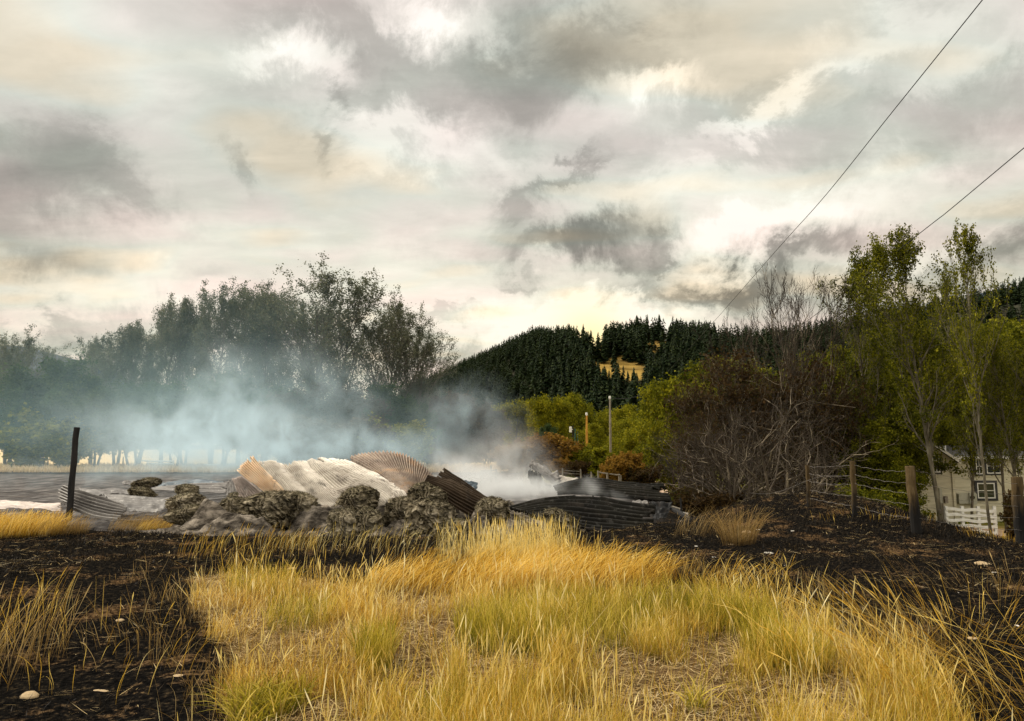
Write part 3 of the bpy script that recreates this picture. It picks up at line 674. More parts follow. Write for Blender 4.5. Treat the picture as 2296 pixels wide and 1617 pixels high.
# right-hand grove
RG = [(2098, 33, 506, .85, 'aspen0', 'aspen', 'pale trunked leaning aspen with the widest see through crown against the sky'),
 (1972, 37, 555, .75, 'aspen1', 'aspen', 'slimmer aspen with a pointed airy crown left of the widest one'),
 (2207, 30, 478, .62, 'aspen_sparse', 'aspen', 'tallest thin aspen with a feathery pointed tip near the right edge'),
 (2145, 46, 600, .6, 'aspen_sparse', 'aspen', 'small airy aspen between the widest crown and the feathery tall one'),
 (2010, 47, 690, .9, 'broad_dark', 'aspen', 'leafy aspen filling in behind the two airy crowns'),
 (2080, 48, 700, .9, 'broad_dark', 'aspen', 'dense dark aspen behind the white house roof'),
 (2205, 49, 690, .9, 'broad_dark', 'aspen', 'dense aspen right behind the house'), (2345, 32, 690, 1.0, 'aspen0', 'aspen', 'dark aspen cut off by the right picture edge'),
 (2245, 47, 740, 1.0, 'aspen1', 'aspen', 'bright leaved aspen behind the house right end'), (2165, 46, 760, 1.1, 'aspen0', 'aspen', 'leafy aspen right behind the vent pipe of the house'),
 (1925, 43, 745, .85, 'broad_dark', 'aspen', 'dense aspen left of the house roof'), (1895, 46, 790, 1.3, 'broad_dark', 'leafy_tree', 'broad dark leafy tree right of the garage door'), (1960, 46, 800, 1.2, 'broad_dark', 'leafy_tree', 'broad dark leafy tree behind the first fence post'),
 (1985, 56, 760, 1.3, 'broad_dark', 'leafy_tree', 'broad dark tree filling the gap left of the house'), (2150, 52, 740, 1.3, 'broad_dark', 'leafy_tree', 'broad dark tree behind the house roof'), (2260, 50, 720, 1.3, 'broad_dark', 'leafy_tree', 'broad dark tree behind the house right end'), (2330, 52, 700, 1.2, 'broad_dark', 'leafy_tree', 'broad dark tree at the right picture edge'),
 (1850, 60, 820, 1.2, 'broad_dark', 'leafy_tree', 'broad dark tree over the garage'), (1745, 66, 800, 1.4, 'broad_dark', 'leafy_tree', 'broad dark tree behind the bare thicket centre'), (1650, 66, 790, 1.3, 'broad_dark', 'leafy_tree', 'broad dark tree behind the bare thicket left half'), (1580, 64, 800, 1.2, 'broad_dark', 'leafy_tree', 'broad dark tree behind the thicket left edge')]
for i, (px, Y, top, wid, key, nm, lb) in enumerate(RG):
    plant(nm, key, px, Y, top, lb, 'tree', wid, 'leafy trees around the white house', rz=i*2.3)
RG2 = [(2242, 34.5, 700, .8, 'aspen1', 'leafy aspen drooping over the house upper windows'), (2165, 35.5, 745, .8, 'aspen0', 'leafy aspen with sprays over the house roof and gable'), (2282, 33, 720, .8, 'aspen0', 'dense leaved aspen shading the house right end'), (1955, 35, 930, 1.2, 'broad_dark', 'low dense dark tree left of the house wing'), (1995, 34, 960, 1.1, 'broad_dark', 'small dense dark tree shading the house left side'), (2030, 36, 900, .9, 'broad_dark', 'dark leafy tree against the left gable of the house'), (1900, 37, 900, 1.2, 'broad_dark', 'dense dark tree between garage and first fence post'), (1860, 40, 930, 1.1, 'broad_dark', 'leafy tree right of the garage door, its lower leaves pale')]
for i, (px, Y, top, wid, key, lb) in enumerate(RG2):
    plant('leafy_tree', key, px, Y, top, lb, 'tree', wid, 'leafy trees around the white house', rz=i*2.9)
BT = [(1772, 34, 600, .85, 'bare_tall', 'bare_tree', 'tall bare tree, left of the twin leafless tops against the sky'), (1815, 36, 572, .75, 'bare_tall', 'bare_tree', 'tall bare tree, right and higher of the twin leafless tops'),
 (1690, 38, 695, .8, 'bare_tall', 'bare_tree', 'smaller bare tree poking above the thicket left of the twin tops'),
 (1612, 36, 772, .95, 'brown_leafy', 'brown_tree', 'brown leaved round tree at the left of the thicket'), (1690, 34, 752, 1.0, 'brown_leafy', 'brown_tree', 'brown leaved round tree below the small bare top'), (1835, 35, 785, .85, 'brown_leafy', 'brown_tree', 'brown leaved tree at the right end of the thicket'), (1760, 38, 765, 1.0, 'brown_leafy', 'brown_tree', 'brown leaved tree under the twin bare tops'),
 (1575, 32, 900, .7, 'brown_leafy', 'brown_tree', 'low brown leaved tree left edge of the thicket'),
 (1650, 26, 850, 1.15, 'bare_wide', 'bare_tree', 'wide spreading bare tree with pale crooked limbs, left of the leaning trunk'), (1735, 25, 800, 1.0, 'bare_wide_b', 'bare_tree', 'wide bare tree with a stout leaning pale trunk'), (1580, 27, 900, 1.1, 'bare_wide_b', 'bare_tree', 'low bare tree with limbs reaching left over the sooted sheets'), (1820, 27, 860, .9, 'bare_wide', 'bare_tree', 'bare tree with crooked limbs reaching right towards the fence post'), (1700, 28, 880, 1.0, 'bare_wide', 'bare_tree', 'bare forked tree in the middle of the thicket'),
 (1530, 33, 930, 1.0, 'bare_wide', 'bare_tree', 'black stemmed bare tree beside the dirt track'), (1620, 31, 900, .8, 'bare_tall', 'bare_tree', 'thin upright bare tree in the left of the thicket')]
for i, (px, Y, top, wid, key, nm, lb) in enumerate(BT):
    plant(nm, key, px, Y, top, lb, 'tree', wid, 'bare and brown trees of the thicket', rz=i*1.7+.4)
RB = [(1600, 26, 1095, 1.6, 'bush_brown', 'bush', 'brown scrub at the foot of the thicket left side'), (1560, 28, 1085, 1.4, 'bush_brown', 'bush', 'dark scrub beside the end of the sooted sheets'), (1520, 31, 1090, 1.2, 'bush_olive', 'bush', 'dark olive scrub beside the dirt track'), (1640, 27, 1100, 1.3, 'bush_brown', 'bush', 'brown scrub under the spreading bare limbs'),
 (2295, 26, 1085, .8, 'bush_brown', 'bush', 'reddish brown bush at the right edge beside the white board fence'), (2290, 29, 1120, .7, 'bush_rust', 'bush', 'tawny weeds right of the white board fence'), (1905, 30, 1075, 1.0, 'bush_olive', 'bush', 'dark olive bush behind the first fence post'), (1990, 31, 1085, .9, 'bush_olive', 'bush', 'dark olive bush left of the second fence post')]
for i, (px, Y, top, wid, key, nm, lb) in enumerate(RB):
    plant(nm, key, px, Y, top, lb, 'bush', wid, 'bushes around the grove', rz=i*1.3)

# ------------------------------------------------------------------ conifers on the hill
def conifer(seed, H=1.0, n=150, full=1.0):
    rs = np.random.RandomState(seed); V = []; Fc = []; rn = []
    for i in range(n):
        t = (i+rs.rand())/n; z = .08+.90*t
        rad = (.24*full*(1-t)**.8+.012)*(.65+.6*rs.rand())
        a = rs.rand()*6.283; dr = .05+.05*rs.rand()
        ca, sa = math.cos(a), math.sin(a); w = rad*.36
        b = len(V)
        V += [(0, 0, z+.02), (ca*rad*.6-sa*w, sa*rad*.6+ca*w, z-dr*.3), (ca*rad, sa*rad, z-dr*(1-t*.4)), (ca*rad*.6+sa*w, sa*rad*.6-ca*w, z-dr*.3)]
        Fc.append([b, b+1, b+2, b+3]); rn.append(rs.rand())
    mi = [0]*len(Fc)
    b = len(V)
    for k in range(5): V.append((.014*math.cos(k*1.256), .014*math.sin(k*1.256), -.03))
    V.append((0, 0, .96))
    for k in range(5): Fc.append([b+k, b+(k+1) % 5, b+5]); mi.append(1); rn.append(0)
    return np.array(V), Fc, mi, rn
CON = []
for i in range(5):
    V, Fc, mi, rn = conifer(70+i, n=170 if i < 3 else 130, full=[.8, 1.0, .65, .9, 1.15][i])
    CON.append(mesh_from(f'conifer{i}', V, Fc, [M['needles'], M['bark_dark']], False, mi, {'rnd': ('FACE', rn)}))
rs = np.random.RandomState(5)
cand = []
for _ in range(7000):
    u = rs.uniform(-.17, .72) if rs.rand() < .45 else rs.uniform(-.15, .27); y = 255+(RY+25-255)*rs.rand()**.8; x = u*y
    z = float(hill_h(x, y)) if False else 0
    cand.append((x, y))
cand = np.array(cand); cz = hill_h(cand[:, 0], cand[:, 1])
ppx, ppy = project(cand[:, 0], cand[:, 1], cz)
dens = fbm(cand[:, 0]*.02, cand[:, 1]*.02, 4, 3)
keep = np.ones(len(cand), bool)
for (hx_, hy_, rx_, ry_) in holes:
    for fr in (0, .35, .7): keep &= (((ppx-hx_)/rx_)**2+((ppy-fr*13*F/cand[:, 1]-hy_)/ry_)**2) > 1
keep &= ppy > 600
keep &= ~((ppx > 1310) & (ppx < 1505) & (ppy < 795) & (rs.rand(len(cand)) < .6))
keep &= ~((ppx < 2000) & (cand[:, 1] > 470) & (dens < .36))
cand = cand[keep]; cz = cz[keep]; ppx = ppx[keep]; ppy = ppy[keep]
Hc = rs.uniform(7, 18, len(cand))*np.interp(ppx, [950, 1150, 1300, 1500, 1700], [.42, .55, .95, 1.0, .8])
vis = (ppx > 930) & (ppx < 2295) & (ppy < 960)
share = Hc/cand[:, 1]*np.where((ppx > 930) & (ppx < 1560), 2.0, np.where((ppy < 760) & (ppx < 1950), 1.5, .6))
order = np.argsort(-share*vis)
fixed = [(1325, 812, 738, 1), (1300, 800, 752, 0), (1282, 800, 752, 2), (1268, 800, 757, 0), (1341, 815, 752, 3), (1355, 815, 750, 1), (1403, 812, 745, 0), (1412, 815, 758, 1), (1433, 818, 760, 4), (1377, 828, 762, 2), (1240, 800, 752, 4), (1213, 800, 748, 1), (1192, 795, 750, 3),
 (1522, 800, 738, 1), (1538, 805, 735, 4), (1551, 800, 742, 0), (1508, 805, 750, 3), (1565, 800, 744, 1), (1580, 800, 748, 2), (1600, 800, 745, 1), (1640, 800, 752, 4), (1480, 812, 776, 0), (1462, 812, 782, 1), (1447, 812, 780, 3), (1495, 815, 780, 1)]
lab_r = 'dark conifer standing against the bright sky on the hill crest'
for (px, by, ty, k) in fixed:
    Y = 470.0
    for Y in np.arange(300, RY, 4.0):
        p = at(px, by, Y)
        if hill_h(p.x, Y) >= p.z: break
    p = at(px, by, Y); z = float(hill_h(p.x, Y)); Hh = CAMH+slope(ty)*Y-z
    o = add('conifer', CON[k], loc=(p.x, Y, z)); o.scale = (Hh*1.05, Hh*1.05, Hh); o.rotation_euler = (0, 0, px)
    tag(o, lab_r, 'tree', 'conifers on the hill crest')
n_ind = 275
for j, i in enumerate(order[:n_ind]):
    o = add('conifer', CON[i % 5], loc=(cand[i, 0], cand[i, 1], cz[i])); s = Hc[i]; q_ = .75+.6*((i*29) % 17)/17
    o.scale = (s*q_, s*q_, s); o.rotation_euler = (0, 0, i*1.3)
    tag(o, 'dark green conifer among many on the hillside', 'tree', 'conifers on the hillside')
rest = order[n_ind:]
VV = []; FF = []; MI = []; RN = []; b = 0
base_v, base_f, base_mi, base_rn = conifer(90, n=56, full=1.1)
bf4 = np.array([f for f in base_f if len(f) == 4])
for i in rest:
    s = Hc[i]; a = i*1.7; ca, sa = math.cos(a), math.sin(a)
    v = base_v.copy(); v = np.stack([(v[:, 0]*ca-v[:, 1]*sa)*s*1.1+cand[i, 0], (v[:, 0]*sa+v[:, 1]*ca)*s*1.1+cand[i, 1], v[:, 2]*s+cz[i]], -1)
    VV.append(v); FF.append(bf4+b); b += len(v); RN.append(np.clip(np.array(base_rn[:len(bf4)])*.6+.4*((i*37) % 100)/100, 0, 1))
tag(add('forest', mesh_from('forest', np.concatenate(VV), np.concatenate(FF), [M['needles']], False, attrs={'rnd': ('FACE', np.concatenate(RN))})), 'dark conifer forest covering the hill', kind='stuff')
#@@OBJECTS
# ------------------------------------------------------------------ corrugated sheets
def catmull(A, n, axis):
    A = np.moveaxis(np.asarray(A, float), axis, 0); k = len(A)
    if k == 2:
        t = np.linspace(0, 1, n).reshape((-1,)+(1,)*(A.ndim-1)); out = A[0]*(1-t)+A[1]*t
        return np.moveaxis(out, 0, axis)
    E = np.concatenate([[2*A[0]-A[1]], A, [2*A[-1]-A[-2]]])
    u = np.linspace(0, k-1-1e-6, n); i = u.astype(int); t = (u-i).reshape((-1,)+(1,)*(A.ndim-1))
    p0, p1, p2, p3 = E[i], E[i+1], E[i+2], E[i+3]
    out = .5*((2*p1)+(-p0+p2)*t+(2*p0-5*p1+4*p2-p3)*t*t+(-p0+3*p1-3*p2+p3)*t**3)
    return np.moveaxis(out, 0, axis)
def sheet(label, mat, ctrl, waves, amp=.016, nl=46, dent=.05, seed=0, per=8, group='burnt roofing sheets', jag=0.0, parts=None):
    C = np.array([[tuple(at(*p)) for p in row] for row in ctrl])
    waves = max(2, waves*.66); amp = amp*1.6; na = int(waves*per)+1
    S = catmull(catmull(C, na, 0), nl, 1)
    u = np.linspace(0, 1, na)[:, None]; v = np.linspace(0, 1, nl)[None, :]
    du = np.gradient(S, axis=0); dv = np.gradient(S, axis=1)
    N = np.cross(du, dv); N /= np.linalg.norm(N, axis=2)[..., None]+1e-9
    cr = 1-np.abs(fbm(u*2.2+v*1.2+seed*3, v*2.0-u*.8, seed, 2)*2-1); dn = (fbm(u*4+seed*3, v*5, seed, 4)-.5)*1.6*dent+(cr**14)*dent*.5
    S = S+N*(amp*np.sin(u*waves*2*math.pi)+dn)[..., None]
    if jag:
        e = (np.abs(np.linspace(-1, 1, nl))[None, :]**30)*jag*(fbm(u*waves*.7, 0*v, seed+4, 3)-.4)
        S[..., 2] -= e
    I = np.arange(na*nl).reshape(na, nl)
    Fc = np.stack([I[:-1, :-1], I[:-1, 1:], I[1:, 1:], I[1:, :-1]], -1).reshape(-1, 4)
    uc = (u[:-1]+.5/na)+0*v[:, :-1]; vc = 0*u[:-1]+(v[:, :-1]+.5/nl)
    db = np.minimum(np.minimum(uc, 1-uc)*2.0, np.minimum(vc, 1-vc))
    tear = fbm(uc*9+seed, vc*9, seed*1.7, 3)
    Fc = Fc[(db > .10*sstep(.52, .72, tear)).ravel()]
    o = add('corrugated_sheet', mesh_from('corrugated_sheet', S.reshape(-1, 3), Fc, [M[mat]], True))
    sd_ = o.modifiers.new('thickness', 'SOLIDIFY'); sd_.thickness = .004
    return tag(o, label, 'metal sheet', group)
def Z1(x, y, d): return (x*.3123, 896.5+y*.3123, d)
def Z2(x, y, d): return (478.1+x*.2603, 956.2+y*.2603, d)
def Z3(x, y, d): return (1016+x*.2603, 986.2+y*.2603, d)
# centre pile
sheet('scorched orange corrugated sheet standing up at the left end of the big grey pile', 'sheet_orange',
      [[Z2(193, 372, 18.8), Z2(330, 490, 18.3), Z2(480, 605, 17.9), Z2(620, 735, 17.6)], [Z2(262, 312, 18.7), Z2(400, 440, 18.2), Z2(560, 590, 17.8), Z2(700, 730, 17.5)], [Z2(342, 246, 18.9), Z2(440, 370, 18.3), Z2(560, 500, 17.8), Z2(760, 740, 17.5)]], 17, .02, seed=1)
sheet('pinkish scorched sheet sloping down just left of the orange sheet', 'sheet_pink',
      [[Z2(165, 450, 19.6), Z2(200, 560, 19.3), Z2(250, 700, 19.0)], [Z2(200, 440, 19.4), Z2(300, 570, 19.1), Z2(400, 700, 18.8)], [Z2(240, 425, 19.3), Z2(380, 530, 19.0), Z2(560, 690, 18.7)]], 14, .018, seed=2)
sheet('smooth pale sheet leaning left, lowest at the left foot of the grey pile', 'sheet_mid',
      [[Z2(120, 480, 20.5), Z2(110, 600, 20.2), Z2(90, 720, 20)], [Z2(180, 440, 20.3), Z2(210, 570, 20), Z2(240, 720, 19.7)]], 6, .012, seed=3)
sheet('long pale grey sheet with scalloped top, right behind the orange sheet', 'sheet_grey',
      [[Z2(385, 300, 19.4), Z2(500, 450, 18.7), Z2(640, 610, 18.1), Z2(760, 740, 17.8)], [Z2(500, 292, 19.5), Z2(620, 440, 18.8), Z2(760, 600, 18.1), Z2(880, 730, 17.8)], [Z2(590, 335, 19.6), Z2(700, 450, 18.9), Z2(860, 610, 18.2), Z2(980, 740, 17.8)]], 22, .02, seed=4)
sheet('broad pale grey sheet with rounded hump in the middle of the grey pile', 'sheet_grey',
      [[Z2(580, 338, 19.9), Z2(660, 450, 19.0), Z2(800, 590, 18.2), Z2(900, 700, 17.7)], [Z2(690, 295, 20.0), Z2(790, 420, 19.1), Z2(930, 580, 18.2), Z2(1060, 700, 17.7)], [Z2(800, 308, 20.1), Z2(920, 430, 19.2), Z2(1080, 560, 18.3), Z2(1220, 700, 17.8)]], 28, .02, seed=5, dent=.07)
sheet('largest crumpled grey sheet, its ribs sweeping down to the right', 'sheet_grey',
      [[Z2(800, 312, 20.2), Z2(880, 450, 19.1), Z2(960, 560, 18.4), Z2(1080, 610, 18.1), Z2(1300, 700, 17.9), Z2(1420, 745, 17.8)],
       [Z2(860, 296, 20.4), Z2(1000, 390, 19.4), Z2(1150, 480, 18.7), Z2(1290, 560, 18.3), Z2(1400, 630, 18.0), Z2(1480, 705, 17.9)],
       [Z2(915, 274, 20.6), Z2(1080, 330, 19.8), Z2(1240, 420, 19.1), Z2(1400, 500, 18.6), Z2(1520, 580, 18.3), Z2(1580, 660, 18.0)],
       [Z2(1140, 272, 20.8), Z2(1280, 330, 20.1), Z2(1430, 410, 19.4), Z2(1560, 500, 18.9), Z2(1650, 570, 18.5), Z2(1700, 612, 18.2)]], 34, .024, nl=70, seed=6, dent=.10)
sheet('low warm strip of sheet at the foot of the largest grey sheet', 'sheet_orange',
      [[Z2(840, 660, 17.9), Z2(960, 700, 17.7), Z2(1060, 735, 17.6)], [Z2(850, 720, 17.7), Z2(930, 745, 17.6), Z2(1040, 770, 17.5)]], 5, .014, seed=7)
sheet('arched rusty sheet fanning out behind the grey pile', 'sheet_rust',
      [[Z2(1140, 278, 21.4), Z2(1300, 350, 20.9), Z2(1480, 460, 20.0), Z2(1640, 580, 19.2)],
       [Z2(1260, 238, 21.8), Z2(1390, 330, 21.0), Z2(1540, 460, 20.0), Z2(1670, 590, 19.2)],
       [Z2(1380, 218, 22.0), Z2(1480, 330, 21.1), Z2(1590, 460, 20.0), Z2(1690, 600, 19.2)],
       [Z2(1520, 214, 22.0), Z2(1570, 330, 21.1), Z2(1640, 470, 20.0), Z2(1700, 610, 19.2)],
       [Z2(1630, 236, 21.8), Z2(1650, 350, 21.0), Z2(1690, 480, 20.0), Z2(1715, 615, 19.2)],
       [Z2(1740, 290, 21.5), Z2(1730, 380, 20.9), Z2(1730, 490, 20.0), Z2(1730, 610, 19.2)],
       [Z2(1830, 355, 21.1), Z2(1800, 430, 20.6), Z2(1770, 510, 19.9), Z2(1745, 600, 19.2)],
       [Z2(1900, 420, 20.8), Z2(1860, 480, 20.3), Z2(1810, 540, 19.8), Z2(1760, 590, 19.3)]], 44, .026, seed=8, dent=.03, nl=40)
# right of the pile
sheet('dark sooted sheet sloping down right, overlapping the bale heap', 'sheet_brown',
      [[Z2(1806, 512, 17.0), Z2(1920, 590, 16.9), Z2(2080, 700, 16.8), Z2(2250, 800, 16.7)], [Z2(1826, 462, 17.1), Z2(1980, 520, 17.0), Z2(2150, 610, 16.9), Z2(2320, 700, 16.8)], [Z2(1846, 413, 17.2), Z2(2040, 462, 17.2), Z2(2220, 545, 17.1), Z2(2420, 640, 17.0)]], 13, .024, seed=9, dent=.05)
sheet('small peaked brown sheet behind the dark sloping one', 'sheet_brown',
      [[Z2(1922, 432, 17.8), Z2(2060, 500, 17.7), Z2(2260, 620, 17.5), Z2(2380, 690, 17.4)], [Z2(1955, 390, 17.9), Z2(2090, 470, 17.8), Z2(2290, 600, 17.6), Z2(2410, 670, 17.5)], [Z2(1992, 350, 18.0), Z2(2120, 440, 17.9), Z2(2310, 580, 17.7), Z2(2440, 660, 17.6)]], 8, .02, seed=10, dent=.03)
sheet('small blue grey sheet lying in the bright smoke', 'sheet_blue', [[Z3(55, 355, 21), Z3(140, 360, 21), Z3(215, 372, 21)], [Z3(60, 410, 20.5), Z3(130, 425, 20.5), Z3(205, 430, 20.5)]], 5, .01, seed=11)
sheet('long black sooted sheet in front, arched along its top', 'sheet_dark',
      [[Z3(470, 590, 17.9), Z3(700, 530, 18.0), Z3(900, 497, 18.1), Z3(1080, 484, 18.2), Z3(1260, 490, 18.1), Z3(1430, 530, 17.9), Z3(1590, 555, 17.7), Z3(1746, 578, 17.5)],
       [Z3(560, 610, 17.6), Z3(740, 580, 17.6), Z3(920, 570, 17.7), Z3(1080, 580, 17.7), Z3(1260, 600, 17.6), Z3(1430, 625, 17.5), Z3(1590, 645, 17.3), Z3(1732, 655, 17.2)],
       [Z3(640, 640, 17.3), Z3(780, 640, 17.3), Z3(940, 665, 17.3), Z3(1090, 690, 17.3), Z3(1260, 710, 17.2), Z3(1430, 725, 17.1), Z3(1580, 735, 17.0), Z3(1720, 740, 16.9)],
       [Z3(720, 680, 17.0), Z3(830, 700, 17.0), Z3(960, 740, 17.0), Z3(1100, 775, 16.9), Z3(1260, 795, 16.8), Z3(1430, 805, 16.7), Z3(1580, 812, 16.6), Z3(1712, 822, 16.5)]], 13, .030, nl=80, seed=12, dent=.03)
sheet('long dark sheet behind, its pale rim arching through the smoke', 'sheet_mid' if False else 'sheet_dark',
      [[Z3(860, 405, 22.2), Z3(1000, 362, 22.2), Z3(1150, 337, 22.2), Z3(1280, 341, 22.0), Z3(1430, 364, 21.8), Z3(1600, 376, 21.6), Z3(1816, 389, 21.4)],
       [Z3(880, 430, 21.7), Z3(1020, 410, 21.7), Z3(1160, 400, 21.7), Z3(1290, 408, 21.5), Z3(1450, 425, 21.3), Z3(1620, 440, 21.1), Z3(1850, 460, 20.9)],
       [Z3(900, 470, 21.2), Z3(1040, 470, 21.2), Z3(1180, 475, 21.2), Z3(1320, 490, 21.0), Z3(1480, 505, 20.8), Z3(1650, 525, 20.6), Z3(1885, 540, 20.4)]], 11, .03, nl=80, seed=13, dent=.03)
sheet('black sheet end bent down to the ground behind the front long sheet', 'sheet_black_end',
      [[Z3(1680, 528, 19.0), Z3(1790, 535, 18.9), Z3(1890, 540, 18.8)], [Z3(1700, 610, 18.7), Z3(1790, 620, 18.6), Z3(1862, 615, 18.6)], [Z3(1725, 690, 18.4), Z3(1780, 690, 18.3), Z3(1822, 682, 18.3)]], 5, .014, seed=14)
sheet('grey strip of sheet lying between the two long dark sheets', 'sheet_mid', [[Z3(1540, 535, 19.6), Z3(1610, 530, 19.6), Z3(1675, 532, 19.6)], [Z3(1550, 550, 19.2), Z3(1620, 552, 19.2), Z3(1675, 556, 19.2)]], 2, .01, seed=15)
sheet('twisted torn sheet rising highest behind the smoke on the right', 'sheet_mid',
      [[Z3(650, 240, 25.2), Z3(720, 290, 25.0), Z3(820, 330, 24.8), Z3(900, 375, 24.6)], [Z3(662, 205, 25.4), Z3(740, 245, 25.2), Z3(850, 300, 25.0), Z3(930, 350, 24.8)], [Z3(680, 180, 25.8), Z3(770, 215, 25.6), Z3(860, 262, 25.4), Z3(920, 300, 25.2)]], 7, .035, seed=16, dent=.22, jag=.12)
sheet('torn sheet hanging lower under the twisted one', 'sheet_dark', [[Z3(640, 250, 24.6), Z3(650, 320, 24.3), Z3(690, 400, 24.0)], [Z3(740, 280, 24.6), Z3(780, 350, 24.3), Z3(850, 410, 24.0)]], 6, .025, seed=17, dent=.15)
sheet('long low grey sheet running right from the twisted one', 'sheet_grey', [[Z3(850, 290, 26), Z3(960, 320, 26), Z3(1070, 340, 26)], [Z3(860, 345, 25), Z3(960, 370, 25), Z3(1090, 372, 25)]], 6, .025, seed=18, dent=.05)
# left group
sheet('grey ribbed sheet wrapped round the charred post, dipping to the right', 'sheet_mid',
      [[Z1(438, 604, 20.8), Z1(520, 636, 20.3), Z1(640, 672, 20.2), Z1(780, 718, 20.1), Z1(912, 768, 20.0)], [Z1(428, 650, 20.7), Z1(515, 690, 20.1), Z1(640, 730, 20.0), Z1(780, 768, 19.9), Z1(905, 795, 19.8)],
       [Z1(425, 700, 20.6), Z1(510, 735, 20.0), Z1(640, 785, 19.9), Z1(770, 815, 19.8), Z1(880, 830, 19.7)], [Z1(452, 742, 20.5), Z1(520, 790, 19.9), Z1(630, 845, 19.7), Z1(740, 870, 19.6), Z1(830, 880, 19.5)]], 11, .024, seed=19, dent=.04)
sheet('long pale sheet lying flat, right of the post sheet and up to the small bale', 'sheet_low',
      [[Z1(740, 682, 22.5), Z1(950, 692, 22.3), Z1(1120, 706, 22.1), Z1(1300, 706, 22.0)], [Z1(800, 735, 21.2), Z1(960, 745, 21.1), Z1(1120, 755, 21.0), Z1(1220, 752, 20.9)], [Z1(860, 785, 20.2), Z1(980, 798, 20.1), Z1(1100, 802, 20), Z1(1160, 800, 20)]], 9, .022, seed=20, dent=.04)
sheet('narrow grey sheet lying behind the pale flat one', 'sheet_low', [[Z1(560, 642, 24.5), Z1(700, 645, 24.3), Z1(840, 642, 24.2), Z1(990, 652, 24)], [Z1(640, 688, 22.6), Z1(740, 680, 22.6), Z1(860, 672, 22.8), Z1(980, 690, 22.6)]], 6, .018, seed=21)
sheet('long back sheet with a dark cut edge running to the orange sheet', 'sheet_low',
      [[Z1(1080, 632, 25.5), Z1(1250, 618, 25.4), Z1(1450, 600, 25.2), Z1(1646, 597, 25)], [Z1(1090, 648, 24.7), Z1(1260, 652, 24.5), Z1(1450, 662, 24.2), Z1(1625, 668, 24)]], 6, .022, seed=22, dent=.04)
sheet('blue grey arched sheet farthest back in the left group', 'sheet_blue', [[Z1(1130, 602, 27.5), Z1(1350, 572, 27.5), Z1(1480, 576, 27.2), Z1(1610, 594, 27)], [Z1(1130, 625, 26.5), Z1(1350, 622, 26.3), Z1(1480, 616, 26.2), Z1(1620, 604, 26)]], 4, .015, seed=23)
sheet('thin pale sheet edge left of the farthest small bale', 'sheet_low', [[Z1(870, 588, 28), Z1(930, 582, 28), Z1(980, 590, 28)], [Z1(880, 610, 27), Z1(930, 612, 27), Z1(975, 612, 27)]], 3, .012, seed=24)
sheet('flat pale sheet lying behind the golden grass at the left edge', 'sheet_pink', [[Z1(-60, 722, 21.5), Z1(150, 735, 21.2), Z1(290, 748, 21), Z1(440, 742, 20.8)], [Z1(-60, 775, 19.6), Z1(150, 780, 19.5), Z1(280, 785, 19.4), Z1(440, 790, 19.3)]], 9, .02, seed=25, dent=.05)

# ------------------------------------------------------------------ charred hay bales
def bale(cx, cy_, w, h, Y, label, seed, squash=1.0, mat='hay', group='charred hay bales', axis=0.0, name='hay_bale'):
    c = at(cx, cy_, Y); rx = w/2*Y/F*1.10; rz = h/2*Y/F*1.06; ry = rx*.85
    nu, nv = 110, 70
    th = np.linspace(0, 2*math.pi, nu, endpoint=False)[None, :]; ph = np.linspace(0, math.pi, nv)[:, None]
    X = np.sin(ph)*np.cos(th); Yy = np.sin(ph)*np.sin(th); Zz = np.cos(ph)*np.ones_like(th)
    e = .86
    sgn = lambda a: np.sign(a)*np.abs(a)**e
    X, Yy, Zz = sgn(X), sgn(Yy), sgn(Zz)
    s = seed*7.3
    q = fbm(X*1.0+s, Yy*1.0, Zz*1.0, 4, .55)-.5
    rdg = 1-np.abs(fbm(X*2.2+s+q*1.5, Yy*2.2, Zz*5.5+q*2, 4)*2-1)
    lay = fbm(X*1.6+s, Yy*1.6, Zz*11+q*5+X*1.5*math.sin(seed*3), 4)-.5; f = 1+.95*q+.10*(rdg-.6)+.24*lay+.06*(fbm(X*6, Yy*6+s, Zz*22, 2)-.5)
    tilt = .32*math.sin(seed*2.1)
    V = np.stack([c.x+rx*X*f*(1+.10*Zz*math.sin(seed))+Zz*tilt*rx, c.y+ry*Yy*f, c.z+rz*Zz*(f*.6+.4)], -1)
    I = np.arange(nu*nv).reshape(nv, nu); I2 = np.roll(I, -1, 1)
    Fc = np.stack([I[:-1], I[1:], I2[1:], I2[:-1]], -1).reshape(-1, 4)
    o = add(name, mesh_from(name, V.reshape(-1, 3)-np.array(c), Fc, [M[mat]], True), loc=c)
    tag(o, label, 'hay bale', group)
    # loose straw bristling from the surface
    rs = np.random.RandomState(seed); n = 1000
    k = rs.randint(0, nu*nv, n); P = V.reshape(-1, 3)[k]-np.array(c); D = P/np.linalg.norm(P, axis=1)[:, None]
    T = np.cross(D, rs.normal(size=(n, 3))); T /= np.linalg.norm(T, axis=1)[:, None]; T[:, 2] *= .5
    L = rs.uniform(.05, .16, n)[:, None]; wd = .003
    B = np.cross(T, D)*wd
    A0 = P-T*L*.5; A1 = P+D*.03; A2 = P+T*L*.5+D*rs.uniform(-.01, .05, (n, 1))
    VV = np.stack([A0-B, A0+B, A1+B, A1-B, A2+B, A2-B], 1).reshape(-1, 3); b = np.arange(n)[:, None]*6
    Fs = np.concatenate([b+np.array([[0, 1, 2, 3]]), b+np.array([[3, 2, 4, 5]])])
    s_ = add('loose_straw', mesh_from('loose_straw', VV, Fs, [M['straw_bits']], False, attrs={'rnd': ('FACE', rs.rand(2*n))}), o)
    return o
M['straw_bits'] = leafmat('charred_straw', [(0, (.008, .007, .005)), (.45, (.05, .04, .022)), (.75, (.22, .185, .10)), (1, (.55, .48, .30))], trans=.1)
